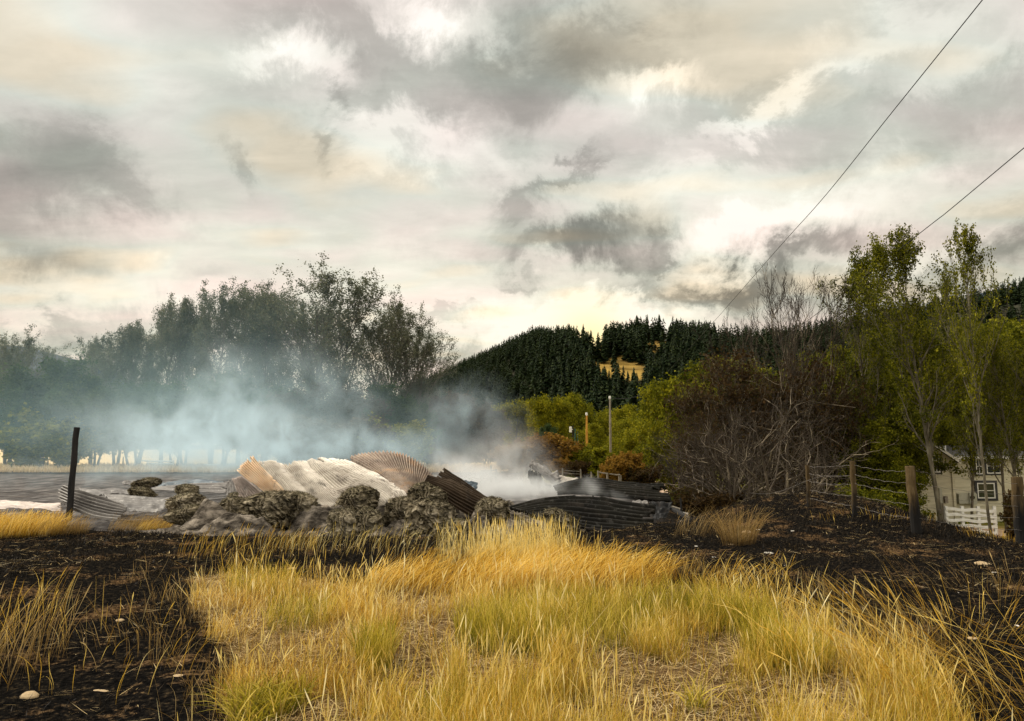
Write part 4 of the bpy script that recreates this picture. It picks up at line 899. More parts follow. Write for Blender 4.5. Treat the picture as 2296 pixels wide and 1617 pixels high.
def Bz(f, x, y, w, h, Y, lb, seed, **k):
    p = f(x, y, Y); bale(p[0], p[1], w*(.3123 if f is Z1 else .2603), h*(.3123 if f is Z1 else .2603), Y, lb, seed, **k)
Bz(Z2, 448, 735, 440, 340, 16.6, 'biggest charred hay bale with a dark hollow at its foot', 1)
Bz(Z2, 765, 700, 235, 240, 17.0, 'round charred bale touching the right side of the biggest one', 2)
Bz(Z2, 180, 695, 195, 165, 17.6, 'small dark bale just left of the biggest one', 3)
Bz(Z2, 1225, 650, 300, 210, 17.2, 'grey green bale resting on the two lobed dark bale', 4)
Bz(Z2, 1130, 850, 260, 260, 16.0, 'left lobe of the low dark bale under the grey green bale', 5)
Bz(Z2, 1330, 850, 240, 270, 16.1, 'right lobe of the low dark bale under the grey green bale', 6)
Bz(Z2, 1610, 730, 260, 210, 17.2, 'low dull bale between the grey pile and the tall bale', 7)
Bz(Z2, 1850, 620, 250, 230, 16.4, 'rounded top bale leaning against the dark sloping sheet', 8)
Bz(Z2, 1870, 790, 350, 320, 16.2, 'tall broad bale below the rounded top one', 9)
Bz(Z3, 925, 720, 260, 210, 16.4, 'dark rounded bale in front of the long black sheet', 11)
Bz(Z3, 330, 610, 260, 190, 16.4, 'charred bale lump under the lower end of the dark sloping sheet', 12)
Bz(Z1, 1350, 660, 135, 85, 20.2, 'small grey capped bale standing at the end of the pale flat sheet', 14)
Bz(Z1, 1330, 745, 200, 130, 19.6, 'wide bale base under the small grey capped bale', 15)
Bz(Z1, 1048, 602, 155, 68, 26.0, 'farthest small bale steaming behind the narrow sheets', 16)
Bz(Z1, 1020, 668, 150, 66, 22.8, 'flat dark bale behind the pale flat sheet', 17)
Bz(Z1, 1700, 715, 150, 85, 20.0, 'smoky grey bale left behind the small dark bale', 18)
Bz(Z1, 1360, 830, 260, 120, 17.4, 'brown flattened bale behind the arching golden grass', 19)
Bz(Z2, 2060, 880, 260, 150, 15.8, 'low burnt lump right of the tall broad bale', 22)

# rough bed of ash and burnt hay under everything
gx = np.linspace(-9.5, 6.3, 420); gy = np.linspace(15.0, 26, 280); AX, AY = np.meshgrid(gx, gy)
edge_m = sstep(15.1, 16.0, AY)*(1-sstep(22, 25.8, AY))*sstep(-9.4, -6.4, AX)*(1-sstep(1.6, 4.6, AX))
AZ = terrain(AX, AY, False)-.20+.16*sstep(0, .1, edge_m)+edge_m*((.62*(1-sstep(-.6, .8, AX))+.12)*fbm(AX*1.3, AY*1.3, 8, 3)**1.6*1.4+.20*(1-np.abs(fbm(AX*3, AY*3, 2, 4)*2-1))-.10+.07*fbm(AX*9, AY*9, 2, 3))
I = np.arange(AX.size).reshape(AX.shape)
Fc = np.stack([I[:-1, :-1], I[:-1, 1:], I[1:, 1:], I[1:, :-1]], -1).reshape(-1, 4)
tag(add('ash_bed', mesh_from('ash_bed', np.stack([AX, AY, AZ], -1).reshape(-1, 3), Fc, [M['ash']], True)), 'grey lumpy bed of ash and burnt hay', kind='stuff')

# ------------------------------------------------------------------ posts, beams, rails
def post(px, by, ty, w, label, mat, Y=None, group=None, name='wooden_post', lean=0.0, wire_parent=None):
    p = ground_pt(px, by) if Y is None else at(px, by, Y)
    Y = p.y; H = CAMH+slope(ty)*Y-p.z; r = w/2*Y/F
    b = MB(); n = 9; pts = []; rad = []
    for i in range(n):
        t = i/(n-1); pts.append((lean*t*H+.012*math.sin(i*1.9+px), .008*math.sin(i*2.3), -.3+t*(H+.3))); rad.append(r*(1.06-.10*t+.04*math.sin(i*2.7)))
    b.tube(pts, rad, 10)
    o = b.build(name, M[mat], loc=(p.x, p.y, p.z), bevel=r*.15)
    return o, p, H
o, p, H = post(155.5, 1142, 958, 13, '', 'char', Y=19.6, lean=.02)
tag(o, 'tall charred post standing alone at the left', 'post')
# barbed wire fence
fpost = []
fence = None
for j, (px, by, ty, w) in enumerate([(1814, 1138, 1043, 9), (1917, 1160, 1034, 12), (2057, 1197, 1045, 21), (2290, 1222, 1069, 24)]):
    p = ground_pt(px, by)
    if fence is None: fence = empty('barbed_wire_fence', (p.x, p.y, p.z), 'old barbed wire fence with round posts along the burnt mound', 'fence'); f0 = Vector((p.x, p.y, p.z))
    Y = p.y; H = CAMH+slope(ty)*Y-p.z; r = w/2*Y/F
    b = MB(); pts = []; rad = []
    for i in range(10):
        t = i/9; pts.append(Vector((p.x+.006*math.sin(i*1.3+j)+(-.07*t if j == 2 else 0), p.y+.01*math.sin(i*2.1), p.z-.3+t*(H+.3)))-f0); rad.append(r*(1.10-.14*t+.04*math.sin(i*2.9+j)))
    b.tube(pts, rad, 12)
    o = b.build('post', M['char' if j == 0 else 'post'], fence, bevel=r*.12)
    if j: o['label'] = 'brown weathered post with charred foot' if j > 1 else 'pale topped weathered post'
    fpost.append((p, H, r))
# char on the feet of the posts
m, t, out = newmat('post_charred_foot')
v = nd(t, 'ShaderNodeTexCoord').outputs['Object']; 
zz = nd(t, 'ShaderNodeSeparateXYZ', {0: v}).outputs[2]
nn = noise(t, mapping(t, v, scale=(1, 1, .15)), 9.0, 6, .7)
fz = mth(t, 'MULTIPLY_ADD', nn, .9, mth(t, 'MULTIPLY', zz, .8))
c = mixc(t, ramp(t, fz, [(.45, 0), (.85, 1)]), (.010, .009, .008), ramp(t, nn, [(.3, (.03, .019, .008)), (.55, (.095, .062, .025)), (.75, (.22, .16, .08))]))
principled(t, out, c, .9, 0, nn, .7, .015, .2); M['post_foot'] = m
for o in fence.children: o.data.materials[0] = m
WZ = [[.96, .80, .62, .42, .22], [.93, .76, .60, .38, .20], [.93, .74, .58, .42, .24], [.90, .72, .56, .40, .22]]
for k in range(5):
    b = MB()
    for j in range(3):
        (p0, h0, r0), (p1, h1, r1) = fpost[j], fpost[j+1]
        A = Vector((p0.x, p0.y-r0*.9, p0.z+h0*WZ[j][k]))-f0; B_ = Vector((p1.x, p1.y-r1*.9, p1.z+h1*WZ[j+1][k]))-f0
        pts = [A.lerp(B_, i/14)+Vector((0, 0, -(.012+.012*((k*7+j*3) % 4))*math.sin(math.pi*i/14)+.01*math.sin(i*2.3+k))) for i in range(15)]
        b.tube(pts, .0024, 4)
        for i in range(1, 14, 2):
            q = pts[i]; b.tube([q+Vector((-.006, 0, -.010)), q+Vector((.006, .004, .010))], .0014, 3)
    b.build('wire', M['wire'], fence)
# loose wire hanging off the fence to the left
b = MB(); p0, h0, _ = fpost[1]
A = Vector((p0.x, p0.y, p0.z+h0*.70))-f0
b.tube([A+Vector((-.15*i, 0, .10*math.sin(i*.45)-.018*i)) for i in range(14)], .003, 4)
b.build('wire', M['wire'], fence)
# green bollard with white pipe beyond the fence
p = ground_pt(2030*.0+1959, 1155)
pp = at(1957, 1155, 30); pz = gz(pp.x, 30)
o = MB().box((0, 0, .32), (.16, .16, .64)).box((0, 0, .66), (.20, .20, .05)).build('utility_box', M['green_paint'], loc=(pp.x, 30, pz), bevel=.01)
tag(o, 'small dark green utility post in the grass beyond the fence', 'utility post')
b = MB(); b.tube([(0, 0, -.1), (-.10, 0, .6), (-.16, 0, 1.2)], .018, 8)
tag(b.build('pole', M['white_paint'], loc=(pp.x+.28, 29.8, pz)), 'thin white leaning pipe beside the green utility post', 'pipe')

def beam(p0, p1, w, h, mat, label, name='charred_beam', group='charred beams and boards', cat='beam', twist=0.0):
    A, B_ = Vector(p0), Vector(p1); d = B_-A; L = d.length; mid = (A+B_)/2
    rot = d.to_track_quat('X', 'Z').to_matrix()
    b = MB(); n = 12; rnd = random.Random(int(abs(A.x*100)))
    rings = []
    for i in range(n+1):
        x = -L/2+L*i/n; jw = w/2*(1+.10*rnd.uniform(-1, 1)); jh = h/2*(1+.14*rnd.uniform(-1, 1))
        rings.append([(x, -jw, -jh), (x, jw, -jh), (x, jw, jh), (x, -jw, jh)])
    for r_ in rings: b.V += [tuple(rot @ Vector(q)) for q in r_]
    for i in range(n):
        for j in range(4): b.F.append([i*4+j, i*4+(j+1) % 4, i*4+4+(j+1) % 4, i*4+4+j])
    b.F.append([3, 2, 1, 0]); b.F.append([n*4+i for i in range(4)])
    o = b.build(name, M[mat], loc=mid, bevel=min(w, h)*.12)
    return tag(o, label, cat, group)
beam(at(*Z3(1900, 788, 16.6)), at(*Z3(2260, 690, 18.5)), .16, .12, 'char', 'longest charred beam lying at the foot of the mound')
beam(at(*Z3(1885, 590, 20.5)), at(*Z3(2070, 700, 18.8)), .12, .07, 'char', 'charred plank sloping behind the longest beam')
beam(at(*Z3(1880, 575, 21.0)), at(*Z3(1960, 600, 20.5)), .10, .04, 'wood_grey', 'short pale edged plank beside the bent black sheet')
beam(at(*Z3(1980, 632, 20)), at(*Z3(2020, 640, 20)), .08, .06, 'ashbit', 'short whitish board end on the charred plank', 'board', cat='board')
beam(at(*Z3(1932, 742, 17)), at(*Z3(2003, 718, 17.2)), .10, .05, 'ashbit', 'flat ash grey board fragment resting on the longest beam', 'board', cat='board')
beam(at(*Z3(1852, 800, 16.4)), at(*Z3(1912, 785, 16.5)), .08, .04, 'stone', 'unburnt tan wood chip at the end of the longest beam', 'board', cat='board')
beam(at(*Z3(2080, 690, 19)), at(*Z3(2108, 682, 19)), .06, .05, 'ashbit', 'small pale board end right of the charred plank', 'board', cat='board')
beam(at(*Z3(2150, 672, 19)), at(*Z3(2180, 690, 19)), .06, .04, 'ashbit', 'small pale splinter near the far end of the longest beam', 'board', cat='board')
beam(at(*Z3(1200, 800, 16.6)), at(*Z3(1560, 826, 16.4)), .08, .05, 'char', 'charred batten along the foot of the front long sheet')
for (x, y0, y1, Y, lb) in ((1961, 500, 670, 20, 'thin black stake behind the charred plank'), (2046, 630, 715, 19, 'short black stake near the pale board end'), (1322, 785, 835, 16.2, 'tiny black peg at the foot of the front long sheet')):
    a0 = at(*Z3(x, y1, Y)); a1 = at(*Z3(x, y0, Y)); b = MB(); h_ = a1.z-a0.z
    b.tube([(0, 0, -.1), (.01, 0, h_*.5), (0, 0, h_)], [.03, .027, .022], 7)
    tag(b.build('stake', M['char'], loc=a0), lb, 'stake', 'black stakes in the debris')

# rail fences far away
def rail_fence(label, posts, rails, Y, mat, pw=.12, rw=.08, group='wooden fences beyond the debris', cat='fence'):
    x0 = at(posts[0][0], posts[0][1], Y); root = empty('rail_fence', x0, label, cat, group)
    for (px, by, ty) in posts:
        a, c_ = at(px, by, Y), at(px, ty, Y); b = MB(); h_ = c_.z-a.z
        b.tube([(a.x-x0.x, 0, a.z-x0.z-.3), (a.x-x0.x+.01, .01, a.z-x0.z+h_*.5), (a.x-x0.x, 0, c_.z-x0.z)], [pw/2, pw*.47, pw*.44], 8); b.build('post', M[mat], root)
    for (xa, ya, xb, yb) in rails:
        a, c_ = at(xa, ya, Y)-x0, at(xb, yb, Y)-x0; b = MB(); off = Vector((0, -pw/2-rw*.3, 0))
        b.tube([a+off, (a+c_)/2+off+Vector((0, 0, -.02)), c_+off], [rw/2, rw*.52, rw*.46], 7); b.build('rail', M[mat], root)
    return root
rail_fence('pale peeled rail fence with two top rails beyond the rear sooted sheet', [(1340.6, 1074, 1056), (1361, 1074, 1061), (1388, 1080, 1063), (1391, 1080, 1066)], [(1342, 1058.6, 1363, 1062), (1366, 1062.5, 1389, 1065)], 45, 'wood_grey')
rail_fence('weathered posts with thin rails behind the twisted sheet', [(1260.6, 1064, 1050), (1301.6, 1072, 1052), (1325, 1072, 1058)], [(1262, 1054, 1301, 1057), (1262, 1060, 1301, 1063)], 48, 'wood_grey', .10, .03)
rail_fence('white rail fence far off at the left, seen through smoke', [(331, 1042, 1031), (360, 1042, 1031), (388, 1045, 1031)], [(320, 1033, 360, 1034.5), (358, 1034, 390, 1034), (330, 1038.5, 388, 1040)], 78, 'white_paint', .14, .16)
rail_fence('white rail fence far off, second one, right of the smoky trunks', [(462, 1050, 1040), (487, 1050, 1040)], [(458, 1042, 490, 1042.5), (458, 1047, 490, 1047.5)], 76, 'white_paint', .14, .16)
r_ = rail_fence('green metal farm gate standing in the smoke behind the peaked sheet', [(1100, 1072, 1044), (1112, 1072, 1052), (1078, 1072, 1056)], [(1078, 1056, 1112, 1054), (1078, 1060, 1112, 1059), (1078, 1064, 1112, 1063.5), (1078, 1068, 1112, 1068)], 46, 'green_paint', .12, .07, cat='gate')
rail_fence('pale post standing in the smoke left of the twisted sheet', [(1175, 1072, 1048)], [], 36, 'wood_grey', .12)
# fences posts along the straw field edge
for j, px in enumerate((36, 84, 205, 262, 275)):
    a = at(px, 1046, 84); b = MB(); z = gz(a.x, 84); b.tube([(0, 0, -.2), (.01, 0, .6), (0, 0, 1.25)], [.07, .065, .06], 7)
    tag(b.build('fence_post', M['wood_grey'], loc=(a.x, 84, z)), 'small grey fence post in the far straw field under the trees', 'post', 'fence posts in the far straw field')

# utility poles and cables
def pole(px, by, ty, Y, mat, label, w=.30, can=None, insul=True, cat='utility pole'):
    a, c_ = at(px, by, Y), at(px, ty, Y); root = empty('utility_pole', a, label, cat, 'utility poles in the valley'); h_ = c_.z-a.z
    b = MB(); b.tube([(0, 0, -4), (0, 0, h_*.5), (.02, 0, h_)], [w/2, w*.46, w*.36], 10); b.build('shaft', M[mat], root)
    if insul:
        b = MB(); b.tube([(0, 0, h_), (0, 0, h_+.12), (0, 0, h_+.34)], [.09, .14, .10], 8); b.build('insulator', M['white_paint'], root)
    if can:
        z = CAMH+slope(can)*Y-a.z; b = MB(); b.tube([(-.32, -.1, z-.42), (-.32, -.1, z-.4), (-.32, -.1, z+.34), (-.32, -.1, z+.38)], [.14, .17, .17, .12], 12); b.box((-.14, -.05, z), (.24, .08, .10)); b.build('transformer', M['white_paint'], root)
    return root
pole(1368.4, 1000, 895, 80, 'wood_grey', 'tallest grey utility pole with a white insulator on top', .27)
pole(1315.5, 1000, 932, 80, 'wood_orange', 'short orange new wood utility pole', .27)
pole(1275.8, 970, 918, 120, 'char', 'dark pole carrying a white transformer, upper one', .28, can=925, insul=False)
pole(1284, 985, 955, 105, 'char', 'dark pole carrying a white transformer, lower one', .24, can=963, insul=False)
pole(1289, 990, 961, 90, 'green_paint', 'thin green grey pole between the transformer poles and the orange pole', .16, insul=False)
pole(1295, 990, 963.5, 90, 'green_paint', 'thinnest green pole nearest the orange pole', .12, insul=False)
def cable(name, pts, r, label, group=None, ext=()):
    P = catmull(np.array([tuple(at(*p)) for p in pts]+list(ext)), 60, 0)
    rr = np.full(len(P), r)
    o = add(name, tubes_mesh(name, [(P, rr, 6)], [M['cable']])); return tag(o, label, 'cable', group)
cable('power_cable', [(2260, -75, 20), (2202, 0, 22), (1997, 255, 29), (1847, 442, 38), (1737, 565, 50), (1577, 747, 85), (1490, 840, 125)], .019, 'upper black overhead cable crossing the sky from the top edge', 'overhead cables')
cable('power_cable', [(2420, 230, 20), (2295, 332, 22), (2127, 472, 27), (2072, 515, 29.5), (1862, 680, 42), (1700, 800, 62)], .017, 'lower black overhead cable passing over the aspen tops to the right edge', 'overhead cables')
cable('service_wire', [(1368.4, 893, 80), (1400, 894, 79), (1430, 888, 78), (1475, 868, 76)], .02, 'thin slack wire leaving the tallest grey pole to the right')

# ------------------------------------------------------------------ white house
HY = 38.0
def hp(X, Y_, d=HY): return at(1972.3+X*.1663, 956.3+Y_*.1663, d)
zb = gz(hp(800, 0).x, HY)-.05
house = empty('white_house', (hp(600, 0).x, HY, zb), 'small white clapboard house with dark roof and black trimmed windows', 'house')
ho = Vector((hp(600, 0).x, HY, zb))
def loc(X, Y_, d=HY): return hp(X, Y_, d)-ho
def clap(xl, xr, z0, z1, y, gable=None, th=.03):
    b = MB(); bh = .165; z = z0
    while z < z1:
        zt = min(z+bh, z1)
        a0, a1 = (xl, xr) if gable is None else gable(z)
        c0, c1 = (xl, xr) if gable is None else gable(zt)
        if c1-c0 > .02:
            b.V += [(a0, y-th, z), (a1, y-th, z), (c1, y-.004, zt), (c0, y-.004, zt), (a0, y+.1, z), (a1, y+.1, z), (c1, y+.1, zt), (c0, y+.1, zt)]
            k = len(b.V)-8
            for f in ((0, 1, 2, 3), (4, 7, 6, 5), (0, 4, 5, 1), (3, 2, 6, 7), (1, 5, 6, 2), (0, 3, 7, 4)): b.F.append([k+i for i in f])
        z = zt
    return b
xw0, xw1 = loc(330, 0).x, loc(945, 0).x; zp = loc(0, 250).z; xp = loc(670, 0).x; ze = loc(0, 445).z
def gab(z):
    if z <= ze: return (xw0, xw1)
    t = (zp-z)/(zp-ze); return (xp+(xw0-xp)*t, xp+(xw1-xp)*t)
clap(xw0, xw1, 0, zp, 0, gab).build('front_wall', M['siding'], house)
b = MB(); b.box((xw0-.05, 2, zp*.4), (.1, 4.2, zp*.8)); b.build('side_wall', M['siding'], house)
b = MB(); b.box((xw1-.06, -.05, ze/2), (.13, .06, ze)); b.build('corner_board', M['siding'], house)
def roofslab(b, pts, th=.10):
    n = len(pts); k = len(b.V); b.V += [tuple(p) for p in pts]+[(p[0], p[1], p[2]-th) for p in pts]
    b.F.append(list(range(k, k+n))); b.F.append(list(range(k+2*n-1, k+n-1, -1)))
    for i in range(n): b.F.append([k+i, k+n+i, k+n+(i+1) % n, k+(i+1) % n])
b = MB()
for sgn_, xe in ((-1, xw0-.25), (1, xw1+.22)):
    zz_ = ze-.17
    roofslab(b, [(xp, -.3, zp+.10), (xe, -.3, zz_+.10), (xe, 5, zz_+.10), (xp, 5, zp+.10)])
wr = b.build('wing_roof', M['shingle'], house)
b = MB()
for xe in (xw0-.25, xw1+.22):
    d = Vector((xe-xp, 0, (ze-.17)-zp)); 
    b.poly([(xp, -.33, zp+.10), (xe, -.33, ze-.07), (xe, -.33, ze-.21), (xp, -.33, zp-.06)]); b.poly([(xp, -.303, zp+.10), (xp, -.303, zp-.06), (xe, -.303, ze-.21), (xe, -.303, ze-.07)])
b.build('barge_board', M['white_paint'], house)
yb = 1.1; xb0, xb1 = xw1+.02, loc(2200, 0).x; zeb = loc(0, 395, HY+yb).z; zr = loc(0, 254, HY+4.4).z
clap(xb0, xb1, 0, zeb, yb).build('main_wall', M['siding'], house)
b = MB(); b.box((xb1+.06, yb+2.6, zeb/2), (.12, 5.4, zeb)); b.build('side_wall', M['siding'], house)
b = MB(); roofslab(b, [(xw0-.8, yb+3.3, zr), (xw0-.8, yb-.35, zeb-.02), (xb1+.4, yb-.35, zeb-.02), (xb1+.4, yb+3.3, zr)]); roofslab(b, [(xb1+.4, yb+3.3, zr), (xb1+.4, yb+7, zeb), (xw0-.8, yb+7, zeb), (xw0-.8, yb+3.3, zr)])
mr = b.build('roof', M['shingle'], house)
b = MB(); b.box(((xb0+xb1)/2, yb-.40, zeb-.10), (xb1-xb0+.6, .06, .14)); b.build('fascia', M['white_paint'], house)
vx = loc(868, 0, HY+2.5).x; b = MB(); b.tube([(vx, 2.6, zr-.9), (vx, 2.6, loc(0, 258, HY+2.6).z)], .06, 10); b.build('vent_pipe', M['white_paint'], mr)
def window(X0, Y0, X1, Y1, yy, inner=.10, mull=1, bars=1):
    a, c_ = loc(X0, Y1, HY+yy), loc(X1, Y0, HY+yy); w = c_.x-a.x; h = c_.z-a.z; cx = (a.x+c_.x)/2; cz_ = (a.z+c_.z)/2; y = yy-.05
    b = MB()
    for (ox, oz, sx, sz) in ((0, h/2-inner/2, w, inner), (0, -h/2+inner/2, w, inner), (-w/2+inner/2, 0, inner, h-2*inner), (w/2-inner/2, 0, inner, h-2*inner)): b.box((cx+ox, y, cz_+oz), (sx, .08, sz))
    wn_ = b.build('window', M['black_trim'], house)
    w2, h2 = w-2*inner, h-2*inner; s = .055; b = MB()
    for (ox, oz, sx, sz) in ((0, h2/2-s/2, w2, s), (0, -h2/2+s/2, w2, s), (-w2/2+s/2, 0, s, h2-2*s), (w2/2-s/2, 0, s, h2-2*s)): b.box((cx+ox, y-.005, cz_+oz), (sx, .05, sz))
    for k in range(bars): b.box((cx, y-.008, cz_+h2*((k+1)/(bars+1)-.5)), (w2-2*s, .04, .035))
    for k in range(mull): b.box((cx+w2*((k+1)/(mull+1)-.5), y-.002, cz_), (.03, .03, h2-2*s))
    b.build('sash', M['white_paint'], wn_)
    b = MB(); b.box((cx, y+.012, cz_), (w2-.02, .02, h2-.02)); b.build('pane', M['glass'], wn_)
window(1280, 728, 1560, 1000, yb, .12, 0, 1)
window(648, 365, 806, 640, 0, .07, 2, 2)
window(480, 645, 608, 802, 0, .07, 0, 0)
window(1268, 410, 1385, 665, yb, .08, 1, 1)
window(1410, 410, 1625, 655, yb, .08, 1, 1)
b = MB(); a = loc(1150, 985, HY+yb); b.box((a.x, yb-.14, a.z+.05), (.95, .2, .52)); b.box((a.x+.22, yb-.27, a.z+.07), (.36, .08, .60)); mb = b.build('meter_cabinet', M['grey_box'], house, bevel=.01)
b = MB(); a2 = loc(1190, 950, HY+yb); b.tube([(a2.x, yb-.30, a2.z), (a2.x, yb-.40, a2.z)], .10, 16); b.build('meter_dial', M['glass'], mb)
b = MB(); a = loc(835, 1060); c_ = loc(835, 835); b.tube([(a.x, -.08, .05), (a.x, -.08, a.z), (a.x-.04, -.08, a.z+.2), (a.x-.04, -.08, c_.z)], .035, 8); a = loc(870, 985); b.box((a.x, -.11, a.z), (.16, .14, .34)); b.build('conduit', M['wood_grey'], house)
b = MB(); a = loc(800, 930); b.box((a.x, -.09, a.z), (.12, .12, .75)); b.build('breaker_box', M['grey_box'], house)
# white board fence before the house
f1 = at(2124, 1180, 33.0); root = empty('board_fence', f1, 'white weathered board fence with warped boards before the house', 'fence')
zf = gz(f1.x, 33.0); rr = random.Random(3)
xL, xR = at(2122, 1180, 33).x-f1.x, at(2235, 1180, 33).x-f1.x
zt0 = CAMH+slope(1137)*33-f1.z; zb0 = zf-f1.z
for k in range(5):
    b = MB(); zc_ = zb0+.12+(zt0-zb0-.12)*k/4.6; n = 14
    for i in range(n):
        x0, x1 = xL+(xR-xL)*i/n, xL+(xR-xL)*(i+1)/n
        w0 = .025*math.sin(i*.9+k*1.7); w1 = .025*math.sin((i+1)*.9+k*1.7)
        dz0, dz1 = -.05*i/n*2, -.05*(i+1)/n*2
        pts = [(x0, -.03, zc_+w0+dz0), (x1, -.03, zc_+w1+dz1), (x1, -.03, zc_+w1+dz1+.13), (x0, -.03, zc_+w0+dz0+.13)]
        kk = len(b.V); b.V += pts+[(p[0], .0, p[2]) for p in pts]
        for f in ((0, 1, 2, 3), (4, 7, 6, 5), (0, 4, 5, 1), (3, 2, 6, 7)): b.F.append([kk+q for q in f])
        if i == n-1: b.F.append([kk+1, kk+5, kk+6, kk+2])
        if i == 0: b.F.append([kk, kk+3, kk+7, kk+4])
    b.build('board', M['white_paint'], root)
for i in range(4):
    b = MB(); x = xL+(xR-xL)*(.02+i*.32); b.box((x, .06, (zt0+zb0)/2-.06), (.12, .10, zt0-zb0+.2)); b.build('post', M['white_paint'], root)
# grey tank and white garden things left of the house
tp = at(2011, 1140, 36); tz = gz(tp.x, 36); b = MB(); k = 0
prof = [(-.42, 0), (.46, 0), (.46, .10), (.40, 1.15), (.10, 1.22), (-.30, 1.12), (-.40, .6)]
b.V += [(x, -.5, z) for x, z in prof]+[(x, .9, z) for x, z in prof]; n = len(prof)
b.F.append(list(range(n))); b.F.append(list(range(2*n-1, n-1, -1)))
for i in range(n): b.F.append([i, i+n, (i+1) % n+n, (i+1) % n])
tag(b.build('garden_bin', M['tank'], loc=(tp.x, 36, tz), bevel=.04), 'grey slanted bin between the trunks left of the house', 'bin')
# log garage with white braced door
GYd = 60.0; gp = at(1808, 1105, GYd); gzb = gz(gp.x, GYd); garage = empty('log_garage', (gp.x, GYd, gzb), 'dark log garage with a white black braced door seen between trunks', 'garage')
def gl(px): return at(px, 1100, GYd).x-gp.x
for (xa, xb) in ((gl(1733), gl(1759)), (gl(1857), gl(1884))):
    b = MB()
    for k in range(13): b.tube([(xa, .12, .12+k*.21), (xb, .12, .12+k*.21)], .11, 10)
    b.build('log_wall', M['log'], garage)
dh = CAMH+slope(1044)*GYd-gzb
b = MB(); b.box(((gl(1759)+gl(1857))/2, .20, dh/2), (gl(1857)-gl(1759), .06, dh)); dr = b.build('door', M['white_paint'], garage)
b = MB(); xs_ = [gl(1759)+(gl(1857)-gl(1759))*i/3 for i in range(4)]
for x in xs_: b.box((x, .13, dh/2), (.10, .05, dh))
for z in (.06, dh*.5, dh-.06): b.box(((xs_[0]+xs_[3])/2, .15, z), (xs_[3]-xs_[0], .04, .10))
for i in (0, 1, 2):
    for s in (0, 1):
        A = Vector((xs_[i], .14, .1 if s else dh*.5)); B_ = Vector((xs_[i+1], .14, dh*.5 if s else .1)); d = (B_-A); rot = Matrix.Rotation(-math.atan2(d.z, d.x), 3, 'Y')
        b.box((A+B_)/2+Vector((0, .005*s, 0)), (d.length, .03, .08), rot)
b.build('brace', M['black_trim'], dr)
b = MB(); roofslab(b, [(gl(1715), -.6, dh+.25), (gl(1900), -.6, dh+.25), (gl(1900), 4, dh+1.9), (gl(1715), 4, dh+1.9)], .14); b.build('roof', M['shingle'], garage)
b = MB()
for k in range(3): b.box(((gl(1733)+gl(1884))/2, .1, dh+.10+k*.0), (gl(1884)-gl(1733), .3, .2))
b.build('lintel', M['log'], garage)
# tiny far shed with a white vehicle beside it
sp_ = at(922, 972, 105); zz0 = sp_.z; b = MB(); b.box((0, 0, 1.0), (3.4, 3, 4.0)); 
shed = b.build('shed', M['log'], loc=(sp_.x, 105, zz0)); tag(shed, 'tiny dark shed on the slope seen between smoky trees', 'shed')
b = MB(); roofslab(b, [(-1.9, -1.8, 3.05), (1.9, -1.8, 3.05), (1.9, 1.8, 3.4), (-1.9, 1.8, 3.4)], .12); b.build('roof', M['wood_grey'], shed)
vp = at(942, 966, 100); car = empty('white_car', (vp.x, 100, vp.z-.3), 'tiny white car parked right of the far dark shed', 'car')
b = MB(); pf = [(-1.6, .35), (1.6, .35), (1.65, .75), (1.0, .85), (.5, 1.25), (-.9, 1.28), (-1.5, .85)]; n = len(pf)
b.V += [(x, -.7, z) for x, z in pf]+[(x, .7, z) for x, z in pf]; b.F.append(list(range(n))); b.F.append(list(range(2*n-1, n-1, -1)))
for i in range(n): b.F.append([i, i+n, (i+1) % n+n, (i+1) % n])
b.build('body', M['white_paint'], car, bevel=.08)
b = MB(); b.box((-.2, -.71, 1.05), (1.3, .03, .28)); b.build('window', M['glass'], car)
for wx in (-1, 1):
    b = MB(); b.tube([(wx, -.75, .32), (wx, -.5, .32)], .32, 14); b.build('wheel', M['black_trim'], car)

# ------------------------------------------------------------------ stones and ash flakes
def stone(px, py, w, label, seed, flat=.45, mat='stone', group='pale stones on the burnt ground'):
    p = ground_pt(px, py); r = w/2*p.y/F
    u = np.linspace(0, 2*math.pi, 18, endpoint=False)[None, :]; v = np.linspace(0, math.pi, 11)[:, None]
    X = np.sin(v)*np.cos(u); Y = np.sin(v)*np.sin(u); Z = np.cos(v)*np.ones_like(u)
    f = 1+.6*(fbm(X*1.3+seed, Y*1.3, Z*1.3, 3)-.5)
    X = np.sign(X)*np.abs(X)**.8
    V = np.stack([X*f*r, Y*f*r*.8, Z*f*r*flat], -1).reshape(-1, 3); I = np.arange(18*11).reshape(11, 18); I2 = np.roll(I, -1, 1)
    Fc = np.stack([I[:-1], I[1:], I2[1:], I2[:-1]], -1).reshape(-1, 4)
    return tag(add('stone', mesh_from('stone', V, Fc, [M[mat]], False), loc=(p.x, p.y, p.z+r*flat*.25)), label, 'stone', group)
ST = [(66, 1563, 38, 'rounded tan stone half in the charcoal at the lower left corner'), (224, 1561, 46, 'largest tan stone in the charcoal near the lower left'), (398, 1520, 26, 'brown angular stone leaning up in the black ground'), (269, 1393, 18, 'small tan stone left in the charcoal above the others'),
 (655, 1278, 20, 'tan stone under the grass stems left of centre'), (1925, 1240, 0.1, ''), (1192+1000*.0+1000*.0, 1, 0, '')]
for i, s in enumerate(ST[:5]): stone(*s[:3], s[3], i+1)
RS2 = [(2200, 1266, 34, 'long tan stone on the black slope near the right edge'), (1857, 1475*.0+1218, 12, 'small flat tan stone on the mound beside the dry tuft'), (1912, 1329, 16, 'small tan stone at the edge of the grass right side'), (1675, 1195, 26, 'flat pale stone at the root of the mound tuft'), (1640, 1222, 14, 'little tan stone below the mound tuft'), (2180, 1432, 20, 'grey tan stone among bent stems at the right')]
for i, s in enumerate(RS2): stone(*s, i+20, flat=.3)
rs = np.random.RandomState(8)
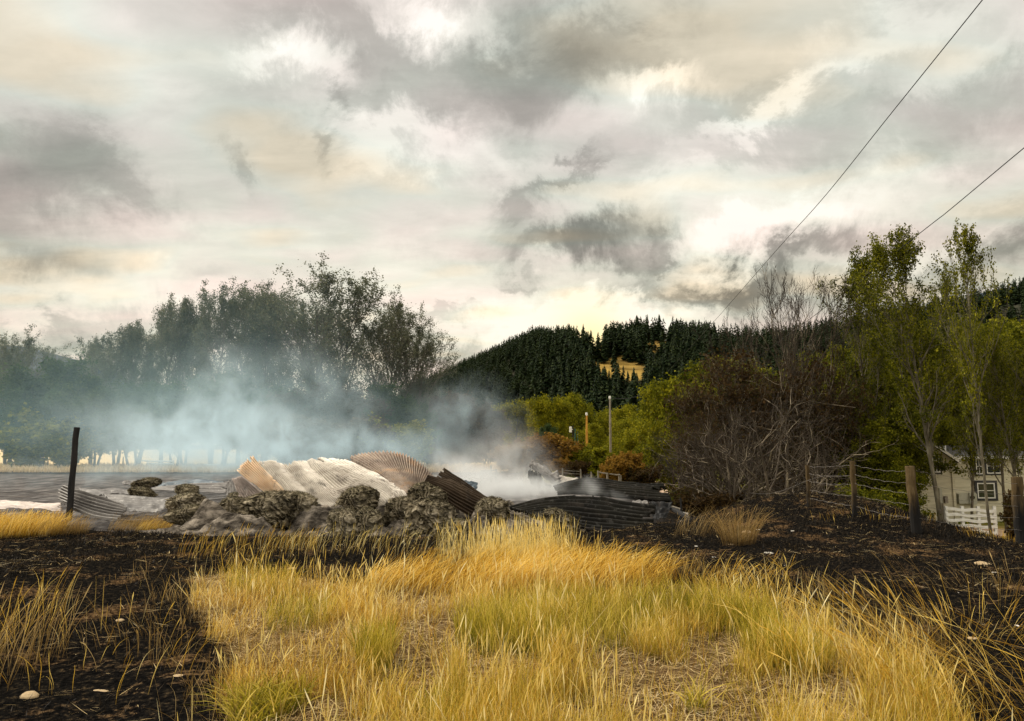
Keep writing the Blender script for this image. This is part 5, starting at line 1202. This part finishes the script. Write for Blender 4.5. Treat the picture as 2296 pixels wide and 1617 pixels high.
FL = [(1780, 1192, 12), (1700, 1188, 8), (1722, 1241, 16), (1950, 1243, 6), (2278, 1404, 14), (1760, 1268, 6), (1895, 1329, 7), (2050, 1150, 0), (1960, 1178, 9), (2030, 1214, 7), (1738, 1136+30, 5), (1822, 1183, 5), (1880, 1205, 6), (1930, 1272, 5), (1995, 1300, 6), (2105, 1290, 6), (2150, 1330, 7), (2070, 1345, 5), (2240, 1350, 6), (2120, 1230, 6), (2230, 1285, 12), (1980, 1245, 5), (1560, 1225, 6), (1500, 1240, 6), (1425, 1232, 5), (1600, 1250, 8)]
for i, (px, py, w) in enumerate(FL):
    if w < 1: continue
    stone(px, py, w*1.25, 'white ash flake lying on the black mound', i+50, flat=.25, mat='ashbit', group='white ash flakes on the burnt mound').name = 'ash_flake'

# ------------------------------------------------------------------ grass
def blades(name, P, h, wid, lean, mat, seed, K=5, head=0.0, bend=(.15, .9), az=None, label='', flat=False):
    rs = np.random.RandomState(seed); n = len(P)
    az = rs.uniform(0, 2*math.pi, n) if az is None else az
    c = rs.uniform(bend[0], bend[1], n)*rs.rand(n)**.6
    D = np.stack([np.cos(az), np.sin(az), np.zeros(n)], -1)
    t = np.linspace(0, 1, K+1)
    up = h[:, None]*(t[None, :]-.38*c[:, None]*t[None, :]**2.4)
    out_ = h[:, None]*(lean[:, None]*t[None, :]+c[:, None]*.75*t[None, :]**2.3)
    wob = (rs.rand(n)[:, None]-.5)*.06*np.sin(t[None, :]*6+rs.rand(n)[:, None]*6)*h[:, None]
    S = rs.uniform(0, 2*math.pi, n); Wd = np.stack([np.cos(S), np.sin(S), .15*np.sin(S*3)], -1)
    C = P[:, None, :]+D[:, None, :]*out_[..., None]+Wd[:, None, :]*wob[..., None]
    C[..., 2] += up if not flat else up*.12
    prof = np.interp(t, [0, .3, .85, 1], [.8, 1, .55, .12])[None, :]*np.ones((n, 1))
    if head:
        hd = rs.rand(n) < head
        prof[hd] = np.interp(t, [0, .3, .74, .80, .93, 1], [.7, .7, .6, 2.4, 2.2, .3])[None, :]
    Wv = Wd[:, None, :]*(wid[:, None]*prof*.5)[..., None]
    V = np.stack([C-Wv, C+Wv], 2).reshape(-1, 3)
    b = (np.arange(n)*(K+1)*2)[:, None]; j = np.arange(K)[None, :]*2
    Fc = np.stack([b+j, b+j+1, b+j+3, b+j+2], -1).reshape(-1, 4)
    rn = np.repeat(rs.rand(n), K); tt = np.tile((np.arange(K)+.5)/K, n)
    o = add(name, mesh_from(name, V, Fc, [M[mat]], False, attrs={'rnd': ('FACE', rn), 'hgt': ('FACE', tt)}))
    return tag(o, label, kind='stuff')
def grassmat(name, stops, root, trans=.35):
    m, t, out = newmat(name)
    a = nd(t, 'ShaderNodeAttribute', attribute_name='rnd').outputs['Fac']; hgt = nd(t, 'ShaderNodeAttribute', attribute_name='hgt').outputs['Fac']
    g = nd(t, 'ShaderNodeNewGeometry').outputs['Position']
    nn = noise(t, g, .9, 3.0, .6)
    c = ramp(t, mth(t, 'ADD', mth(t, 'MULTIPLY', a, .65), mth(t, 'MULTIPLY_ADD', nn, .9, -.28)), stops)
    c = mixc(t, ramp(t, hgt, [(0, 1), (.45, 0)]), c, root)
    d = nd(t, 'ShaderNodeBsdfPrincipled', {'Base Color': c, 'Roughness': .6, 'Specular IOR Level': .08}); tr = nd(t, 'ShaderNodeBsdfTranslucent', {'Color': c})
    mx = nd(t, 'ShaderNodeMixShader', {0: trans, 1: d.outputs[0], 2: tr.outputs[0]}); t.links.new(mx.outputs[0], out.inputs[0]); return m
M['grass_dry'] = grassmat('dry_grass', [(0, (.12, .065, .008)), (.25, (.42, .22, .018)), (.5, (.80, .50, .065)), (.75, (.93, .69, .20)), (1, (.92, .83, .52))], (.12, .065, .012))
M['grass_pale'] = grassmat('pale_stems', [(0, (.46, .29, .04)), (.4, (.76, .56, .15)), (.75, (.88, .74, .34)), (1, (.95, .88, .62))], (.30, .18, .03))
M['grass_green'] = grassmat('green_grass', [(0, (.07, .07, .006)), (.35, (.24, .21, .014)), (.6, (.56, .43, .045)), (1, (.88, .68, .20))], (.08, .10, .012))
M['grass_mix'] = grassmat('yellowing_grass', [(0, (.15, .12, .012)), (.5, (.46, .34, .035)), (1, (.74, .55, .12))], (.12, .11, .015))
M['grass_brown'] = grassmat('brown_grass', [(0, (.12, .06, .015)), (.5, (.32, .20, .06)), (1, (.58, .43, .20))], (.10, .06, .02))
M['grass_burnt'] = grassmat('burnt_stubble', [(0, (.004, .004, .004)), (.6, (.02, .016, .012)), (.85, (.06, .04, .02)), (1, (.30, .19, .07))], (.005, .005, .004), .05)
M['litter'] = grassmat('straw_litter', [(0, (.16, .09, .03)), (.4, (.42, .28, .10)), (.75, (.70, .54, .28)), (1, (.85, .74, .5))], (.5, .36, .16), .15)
def scatter_poly(n, poly, seed, dens=None, warp=1.0):
    rs = np.random.RandomState(seed); px = np.array([p[0] for p in poly]); py = np.array([p[1] for p in poly])
    out = []; tot = 0
    while tot < n:
        x = rs.uniform(px.min(), px.max(), n*2); y = rs.uniform(py.min(), py.max(), n*2)
        wx = x+.5*warp*(fbm(x*1.3, y*1.3, 7, 3)-.5); wy = y+.9*warp*(fbm(x*1.1, y*1.1, 9, 3)-.5)
        k = inpoly(wx, wy, poly)
        if dens is not None: k &= rs.rand(len(x)) < dens(x, y)
        out.append(np.stack([x[k], y[k]], -1)); tot += k.sum()
    xy = np.concatenate(out)[:n]
    return np.column_stack([xy, terrain(xy[:, 0], xy[:, 1])-.01])
def blob(cx_, cy_, rx, ry, n, seed):
    rs = np.random.RandomState(seed); a = rs.uniform(0, 6.283, n); r = np.sqrt(rs.rand(n))
    x = cx_+rx*r*np.cos(a); y = cy_+ry*r*np.sin(a); return np.column_stack([x, y, terrain(x, y)-.01])
bare = [(pyw(690, 1500), .75, .45), (pyw(1480, 1540), .55, .40), (pyw(620, 1440), .5, .5), (pyw(1330, 1470), .3, .5), (pyw(880, 1560), .3, .25)]
def dens_main(x, y):
    d = np.clip((fbm(x*2.6, y*2.6, 11, 3)-.47)*7, .035, 1)
    d = d*(1-.50*sstep(1.0, 1.9, x))*(1-.72*sstep(5.5, 9.5, y)*(1-.85*np.exp(-((x-.3)/1.1)**2)))
    for (bx, by), rx, ry in bare: d = d*(1-.93*np.exp(-(((x-bx)/rx)**2+((y-by)/ry)**2)**2))
    return d
def hmain(P, rs):
    n = len(P); tuft = fbm(P[:, 0]*.9, P[:, 1]*.9, 21, 3)
    h = (.08+.27*rs.rand(n)**1.7)*(.55+.9*tuft)
    far = sstep(4, 9, P[:, 1]); h = h*(1.12-.12*far)
    cxx = np.exp(-(((P[:, 0]-.25)/.9)**2)-(((P[:, 1]-11)/1.8)**2)); return h*(1+.6*cxx)
rs = np.random.RandomState(31)
P = scatter_poly(36000, GRASS, 31, dens_main, 1.9); h = hmain(P, rs)
wid = np.interp(P[:, 1], [2, 6, 12], [.0017, .0030, .0055])*rs.uniform(.45, 1.5, len(P))
azm = np.where(rs.rand(len(P)) < .55, rs.normal(.1, .8, len(P)), rs.uniform(0, 6.283, len(P)))
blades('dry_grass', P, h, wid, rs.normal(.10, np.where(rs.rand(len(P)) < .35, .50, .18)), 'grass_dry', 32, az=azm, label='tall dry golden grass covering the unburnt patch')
gcx = sum(p[0] for p in GRASS)/len(GRASS); GR2 = [(gcx+(p[0]-gcx)*1.30, p[1]*1.08) for p in GRASS]
P = scatter_poly(5200, GR2, 131, lambda x, y: .02+np.clip((fbm(x*1.5, y*1.5, 31, 3)-.48)*5, 0, 1), 2.0); rs = np.random.RandomState(131); n = len(P)
blades('stray_grass', P, (.06+.34*rs.rand(n)**1.6), np.interp(P[:, 1], [2, 6, 12], [.0022, .0034, .006])*rs.uniform(.5, 1.4, n), rs.normal(.12, .3, n), 'grass_brown', 132, bend=(.1, 1.1), label='stray scorched stems straggling out of the grass patch')
# stems with seed heads
P = scatter_poly(3600, GRASS, 33, dens_main, 1.6); rs = np.random.RandomState(33); n = len(P)
blades('seed_stems', P, hmain(P, rs)*1.2+.20*rs.rand(n), np.interp(P[:, 1], [2, 6, 12], [.0024, .0038, .006])*rs.uniform(.7, 1.2, n), rs.normal(.06, .16, n), 'grass_pale', 34, K=10, head=.75, bend=(.05, .5), label='pale grass stems with seed heads standing above the patch')
# the tall stand in the centre
P = np.concatenate([blob(*pyw(1150, 1268), .6, .8, 1000, 35), blob(*pyw(1215, 1265), .5, .8, 650, 36), blob(*pyw(1075, 1270), .6, .6, 420, 37)]); n = len(P); rs = np.random.RandomState(36)
blades('tall_grass', P, .25+.52*rs.rand(n)**2.2, rs.uniform(.003, .0065, n), rs.normal(.02, .13, n), 'grass_pale', 37, K=7, head=.5, bend=(.03, .35), label='tallest golden grass stand rising against the burnt bales')
# wind-laid arching grass
P = np.concatenate([blob(*pyw(1260, 1310), 1.3, .8, 2000, 38), blob(*pyw(1000, 1320), 1.0, .7, 1200, 39)]); n = len(P); rs = np.random.RandomState(39)
blades('bent_grass', P, .30+.28*rs.rand(n), rs.uniform(.005, .009, n), rs.normal(.25, .12, n), 'grass_dry', 40, K=7, bend=(.7, 1.3), az=rs.normal(0.05, .35, n), label='wind bent golden grass arching to the right')
# green parts
GP = [(pyw(1240, 1420), .85, .9, 2100), (pyw(1330, 1400), .7, .8, 1300), (pyw(1140, 1440), .45, .6, 1200), (pyw(590, 1330), .4, .5, 450), (pyw(680, 1400), .35, .5, 500), (pyw(1480, 1380), .40, .6, 900), (pyw(1640, 1400), .40, .6, 1300), (pyw(840, 1500), .12, .3, 900), (pyw(1760, 1480), .3, .5, 1400)]
P = np.concatenate([blob(c_[0], c_[1], a, b_, k, 41+i) for i, (c_, a, b_, k) in enumerate(GP)]); n = len(P); rs = np.random.RandomState(42)
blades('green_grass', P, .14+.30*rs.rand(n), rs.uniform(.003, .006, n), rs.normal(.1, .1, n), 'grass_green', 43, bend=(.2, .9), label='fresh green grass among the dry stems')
P = scatter_poly(13000, [p for p in GRASS], 44, lambda x, y: dens_main(x, y)*(1-sstep(5.5, 8.5, y))*sstep(-1.6, .2, x)); n = len(P); rs = np.random.RandomState(44)
blades('yellow_green_grass', P, .10+.26*rs.rand(n), rs.uniform(.003, .006, n), rs.normal(.1, .15, n), 'grass_mix', 45, bend=(.3, 1.1), label='short yellow green grass near the viewer')
# broad-leaved green weeds bottom
GW = [(pyw(600, 1600), .25, .22, 420), (pyw(575, 1625), .15, .2, 200), (pyw(1065*.0+1560, 1590), .06, .1, 60), (pyw(1000, 1610), .15, .15, 200)]
P = np.concatenate([blob(c_[0], c_[1], a, b_, k, 51+i) for i, (c_, a, b_, k) in enumerate(GW)]); n = len(P); rs = np.random.RandomState(52)
blades('green_weeds', P, .10+.16*rs.rand(n), rs.uniform(.006, .012, n), rs.normal(.3, .2, n), 'grass_green', 53, bend=(.6, 1.4), label='leafy green weeds at the bottom of the patch')
# litter lying flat
P = scatter_poly(42000, GRASS, 54, None); n = len(P); rs = np.random.RandomState(54); P[:, 2] += .02+.02*rs.rand(n)
blades('straw_litter', P, rs.uniform(.06, .22, n), np.interp(P[:, 1], [2, 12], [.003, .007])*rs.uniform(.7, 1.4, n), rs.uniform(.7, 1.0, n), 'litter', 55, K=3, bend=(.0, .3), flat=True, label='broken straw lying flat on the soil')
# side clumps
def clump(px, py, rx, ry, n, hh, mat, seed, az=(0, 6.283), bend=(.1, .8), ln=.1, label='', name='grass_clump', wd=(.003, .0065), head=.15):
    c_ = ground_pt(px, py); P = blob(c_.x, c_.y, rx, ry, n, seed); rs = np.random.RandomState(seed)
    a = rs.uniform(*az, n) if az[1]-az[0] > 3 else rs.normal((az[0]+az[1])/2, (az[1]-az[0])/2+.05, n)
    return blades(name, P, hh*(.45+.55*rs.rand(n)), rs.uniform(*wd, n), rs.normal(ln, .10, n), mat, seed+1, K=7, head=head, bend=bend, az=a, label=label)
clump(-130, 1580, .36, 1.2, 280, .70, 'grass_brown', 61, az=(-.6, .9), ln=.16, bend=(.05, .6), label='tall tawny grass clump leaning in at the left edge', wd=(.003, .006))
clump(-10, 1440, .4, 1.0, 90, .6, 'grass_dry', 62, az=(-.6, .9), ln=.14, label='thin pale stems rising at the left edge', wd=(.003, .006))
clump(10, 1200, 1.0, .8, 3600, .52, 'grass_dry', 63, az=(-.5, .8), ln=.18, bend=(.3, 1.0), label='golden grass bank at the far left rim of the burnt ground')
clump(95, 1195, .8, .5, 1200, .45, 'grass_brown', 64, az=(-.5, .8), ln=.2, bend=(.5, 1.2), label='brown bent grass beside the golden bank')
clump(310, 1192, .75, .4, 700, .58, 'grass_brown', 65, az=(-.5, .5), ln=.25, bend=(.7, 1.3), label='arching tawny grass at the rim below the small bale')
clump(340, 1193, .45, .3, 350, .5, 'grass_dry', 66, az=(-.3, .3), ln=.3, bend=(.8, 1.3), label='golden centre of the arching rim grass')
clump(450, 1190, 1.6, .8, 120, .45, 'grass_brown', 67, az=(-.5, .5), ln=.3, bend=(.5, 1.2), label='sparse bent grass along the rim')
clump(560, 1240, 1.0, 1.3, 190, .5, 'grass_dry', 68, az=(-.4, .8), ln=.12, bend=(.1, 1.0), label='loose golden stems at the left shoulder of the patch')
clump(720, 1235, 1.0, 1.3, 120, .45, 'grass_pale', 69, az=(-.4, .8), ln=.2, bend=(.1, 1.1), label='golden stems before the slumped hay')
clump(900, 1235, 1.0, 1.3, 130, .5, 'grass_pale', 70, az=(-.4, .8), ln=.1, bend=(.1, 1.1), label='golden stems before the two lobed bale')
clump(1655, 1222, .28, .2, 330, .75, 'grass_brown', 71, bend=(.2, 1.1), ln=.25, label='dry tuft on the left flank of the mound')
clump(1590, 1200, .7, .3, 150, .7, 'grass_brown', 72, az=(-.4, .8), bend=(.4, 1.2), ln=.3, label='thin bent stems at the foot of the mound')
clump(1560, 1320, 1.1, .5, 350, .45, 'grass_dry', 73, az=(-.3, 2.9), bend=(.2, 1.1), ln=.2, label='pale stems along the right upper border of the patch')
clump(1950, 1530, .7, 1.0, 170, .75, 'grass_dry', 74, az=(1.6, 3.0), bend=(.3, 1.2), ln=.35, label='long pale stems leaning back over the charcoal at the right', wd=(.003, .006), head=.4)
clump(2330, 1640, .8, .6, 110, .85, 'grass_dry', 75, az=(2.4, 3.4), bend=(.6, 1.3), ln=.5, label='bent straw sweeping in from the lower right corner', wd=(.003, .005))
clump(2260, 1330, 1.2, .6, 130, .5, 'grass_brown', 76, bend=(.3, 1.2), ln=.5, label='scattered scorched stems near the right edge')
clump(2150, 1420, 1.3, .8, 220, .5, 'grass_dry', 77, bend=(.3, 1.2), ln=.6, label='scattered fallen stems on the charcoal at the right')
clump(200, 1480, 1.2, 1.5, 90, .45, 'grass_dry', 78, bend=(.2, 1.0), ln=.3, label='scattered single stems on the left charcoal', wd=(.003, .005))
clump(420, 1400, .7, 1.6, 120, .38, 'grass_brown', 79, bend=(.2, 1.0), ln=.2, label='scorched brown stems at the left border of the patch', wd=(.003, .006))
clump(2250, 1212, .9, .3, 110, .25, 'grass_dry', 80, bend=(.1, .7), ln=.1, label='short dry grass along the wire fence', head=.0)
clump(1960, 1160, 1.2, .3, 60, .22, 'grass_dry', 81, bend=(.1, .7), ln=.1, label='green yellow grass tufts behind the fence posts', head=.0)
clump(2290, 1218, .7, .4, 160, .6, 'grass_dry', 82, bend=(.1, .5), ln=.05, label='taller dry grass by the last fence post', head=.3)
P = blob(20.5, 30.0, 4.5, 1.3, 2600, 83); n = len(P); rs = np.random.RandomState(83)
blades('verge_grass', P, rs.uniform(.15, .5, n), rs.uniform(.012, .03, n), rs.normal(.1, .15, n), 'grass_dry', 84, label='dry grass verge along the pink gravel drive')
P = blob(17.5, 33.5, 3.2, 3.0, 3000, 85); n = len(P); rs = np.random.RandomState(85)
blades('lawn_grass', P, rs.uniform(.06, .2, n), rs.uniform(.012, .03, n), rs.normal(.1, .15, n), 'grass_green', 86, label='green lawn grass left of the house')
# burnt stubble over the black ground
def dens_burn(x, y): return np.clip((fbm(x*1.1, y*1.1, 13, 4)-.30)*3, .10, 1)*(~inpoly(x, y, GRASS))
BP = [(-9, 3), (9, 3), (15, 17), (10, 19.5), (5, 17.5), (0, 15.2), (-14, 15.5)]
P = scatter_poly(120000, BP, 91, dens_burn, .2); n = len(P); rs = np.random.RandomState(91)
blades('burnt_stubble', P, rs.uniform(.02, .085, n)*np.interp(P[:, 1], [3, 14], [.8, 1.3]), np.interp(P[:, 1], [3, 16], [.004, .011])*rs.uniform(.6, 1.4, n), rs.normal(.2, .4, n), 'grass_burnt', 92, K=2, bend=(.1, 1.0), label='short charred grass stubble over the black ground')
P = scatter_poly(7000, BP, 93, lambda x, y: dens_burn(x, y)*(fbm(x*.8, y*.8, 17, 3) > .45), .2); n = len(P); rs = np.random.RandomState(93); P[:, 2] += .03
blades('scorched_litter', P, rs.uniform(.05, .22, n), np.interp(P[:, 1], [3, 16], [.003, .009])*rs.uniform(.6, 1.3, n), rs.uniform(.7, 1, n), 'litter', 94, K=3, bend=(0, .4), flat=True, label='pale broken stalks strewn on the charcoal')
# far straw field fringe
rs = np.random.RandomState(95); n = 16000; x = rs.uniform(-75, -1, n); y = 67+rs.rand(n)**1.5*22; P = np.column_stack([x, y, terrain(x, y, False)])
M['straw_far'] = grassmat('far_straw', [(0, (.42, .28, .12)), (.5, (.62, .47, .26)), (1, (.80, .66, .42))], (.5, .36, .18))
blades('straw_field', P, rs.uniform(.25, .75, n), rs.uniform(.05, .12, n), rs.normal(.1, .15, n), 'straw_far', 96, K=3, label='far band of pale standing straw below the trees')

# ------------------------------------------------------------------ smoke
def smoke(name, lo, hi, blobs, color, dens, nscale, label, step, aniso=0.0, thr=(.36, .66), warp=1.6, stretch=(1, 1, .8)):
    b = MB(); c_ = [(lo[i]+hi[i])/2 for i in range(3)]; b.box((0, 0, 0), [hi[i]-lo[i] for i in range(3)])
    m = bpy.data.materials.new(name); m.use_nodes = True; t = m.node_tree; t.nodes.clear(); out = nd(t, 'ShaderNodeOutputMaterial')
    g = nd(t, 'ShaderNodeNewGeometry').outputs['Position']
    wn_ = noise(t, g, nscale*.5, 2.0, .5, 0, 'Color'); wv_ = nd(t, 'ShaderNodeVectorMath', {0: wn_, 1: (.5, .5, .5)}, operation='SUBTRACT').outputs[0]
    gw = nd(t, 'ShaderNodeVectorMath', {0: g, 1: nd(t, 'ShaderNodeVectorMath', {0: wv_, 'Scale': warp}, operation='SCALE').outputs[0]}, operation='ADD').outputs[0]
    nz = noise(t, mapping(t, gw, scale=stretch), nscale, 3.0, .55)
    nz = ramp(t, nz, [(thr[0], 0), (thr[1], 1)], 'EASE')
    acc = None
    for (px, py, Y, rx, ry, rz_, tilt, d) in blobs:
        p = at(px, py, Y); mm = mapping(t, gw, tuple(p), (0, tilt, 0), (rx*1.25, ry*1.25, rz_*1.25), 'TEXTURE')
        gr_ = nd(t, 'ShaderNodeTexGradient', {0: mm}, gradient_type='QUADRATIC_SPHERE').outputs[1]
        acc = mth(t, 'MULTIPLY', gr_, d) if acc is None else mth(t, 'MULTIPLY_ADD', gr_, d, acc)
    den_ = mth(t, 'MULTIPLY', mth(t, 'MULTIPLY', acc, dens), mth(t, 'MULTIPLY_ADD', nz, .9, .10))
    pv = nd(t, 'ShaderNodeVolumePrincipled', {'Color': (*color, 1), 'Density': den_, 'Anisotropy': aniso}); t.links.new(pv.outputs[0], out.inputs['Volume'])
    m.cycles.volume_step_rate = step
    o = b.build(name, m, loc=c_); tag(o, label, kind='stuff'); return o
#@@SMOKE
smoke('smoke', (-26, 24, -.3), (5.5, 50, 11),
 [(440, 965, 38, 5.0, 6, 2.3, .1, .75), (350, 985, 40, 3.6, 5, 1.6, 0, .45), (570, 940, 38, 3.6, 4, 2.6, .3, .6), (660, 985, 34, 3.8, 5, 1.5, 0, .9), (420, 1020, 36, 4.5, 5, .9, 0, .8), (560, 1025, 34, 4.8, 6, .9, 0, 1.2), (520, 860, 40, 2.6, 4, 3.0, -.3, .35), (740, 870, 40, 4.2, 4, 2.2, .5, .28), (830, 1000, 34, 4.0, 4, 1.2, 0, .6), (940, 1010, 32, 3.0, 4, .9, 0, .5), (1000, 930, 40, 2.6, 4, 2.2, -.3, .28), (1085, 930, 40, 2.4, 4, 2.0, .4, .28), (250, 1060, 34, 6, 7, .6, 0, .25), (180, 960, 42, 4.5, 5, 2.6, 0, .16)],
 (.74, .91, 1.0), .60, .9, 'pale blue smoke drifting left behind the grey sheets', .16, aniso=.35, thr=(.45, .57), warp=2.8)
smoke('thick_smoke', (-2.8, 19.5, -.4), (6.2, 31, 3.2),
 [(1085, 1085, 24, 1.6, 2.6, .50, 0, 1.2), (1160, 1098, 22.5, 1.4, 2.0, .38, 0, 1.7), (1230, 1098, 22, 1.1, 1.5, .30, 0, 1.1), (1050, 1060, 26, 1.2, 3, .6, 0, .6), (1120, 1040, 28, 2.2, 3, .9, .2, .30), (1000, 1040, 26, 1.2, 2, .6, .3, .35), (1190, 1065, 25, 1.3, 2, .5, 0, .35), (1320, 1092, 20.6, .40, .8, .26, 0, .9), (1345, 1114, 19.4, .9, .8, .12, .2, 1.3), (900, 1095, 20.5, .6, 1.0, .5, .5, .5), (1150, 1000, 28, 1.6, 2.5, .9, .3, .2)],
 (.97, .99, 1.0), 1.9, 1.7, 'thick white smoke pouring out between the dark sheets', .10, aniso=.35, warp=.9)
smoke('smoke_haze', (-75, 52.5, -.6), (4, 82, 26),
 [(60, 1000, 66, 22, 18, 7, 0, .8), (300, 920, 64, 18, 16, 9, 0, 1.0), (520, 800, 64, 13, 14, 11, 0, 1.0), (560, 930, 62, 14, 14, 6, 0, .9), (760, 930, 64, 10, 14, 6, 0, .8), (960, 960, 62, 7, 12, 5, 0, .4), (150, 880, 66, 14, 14, 8, 0, .7)],
 (.62, .90, 1.0), .015, .10, 'thin blue haze hanging before the left trees', .6, aniso=.35, thr=(.3, .65), warp=4)
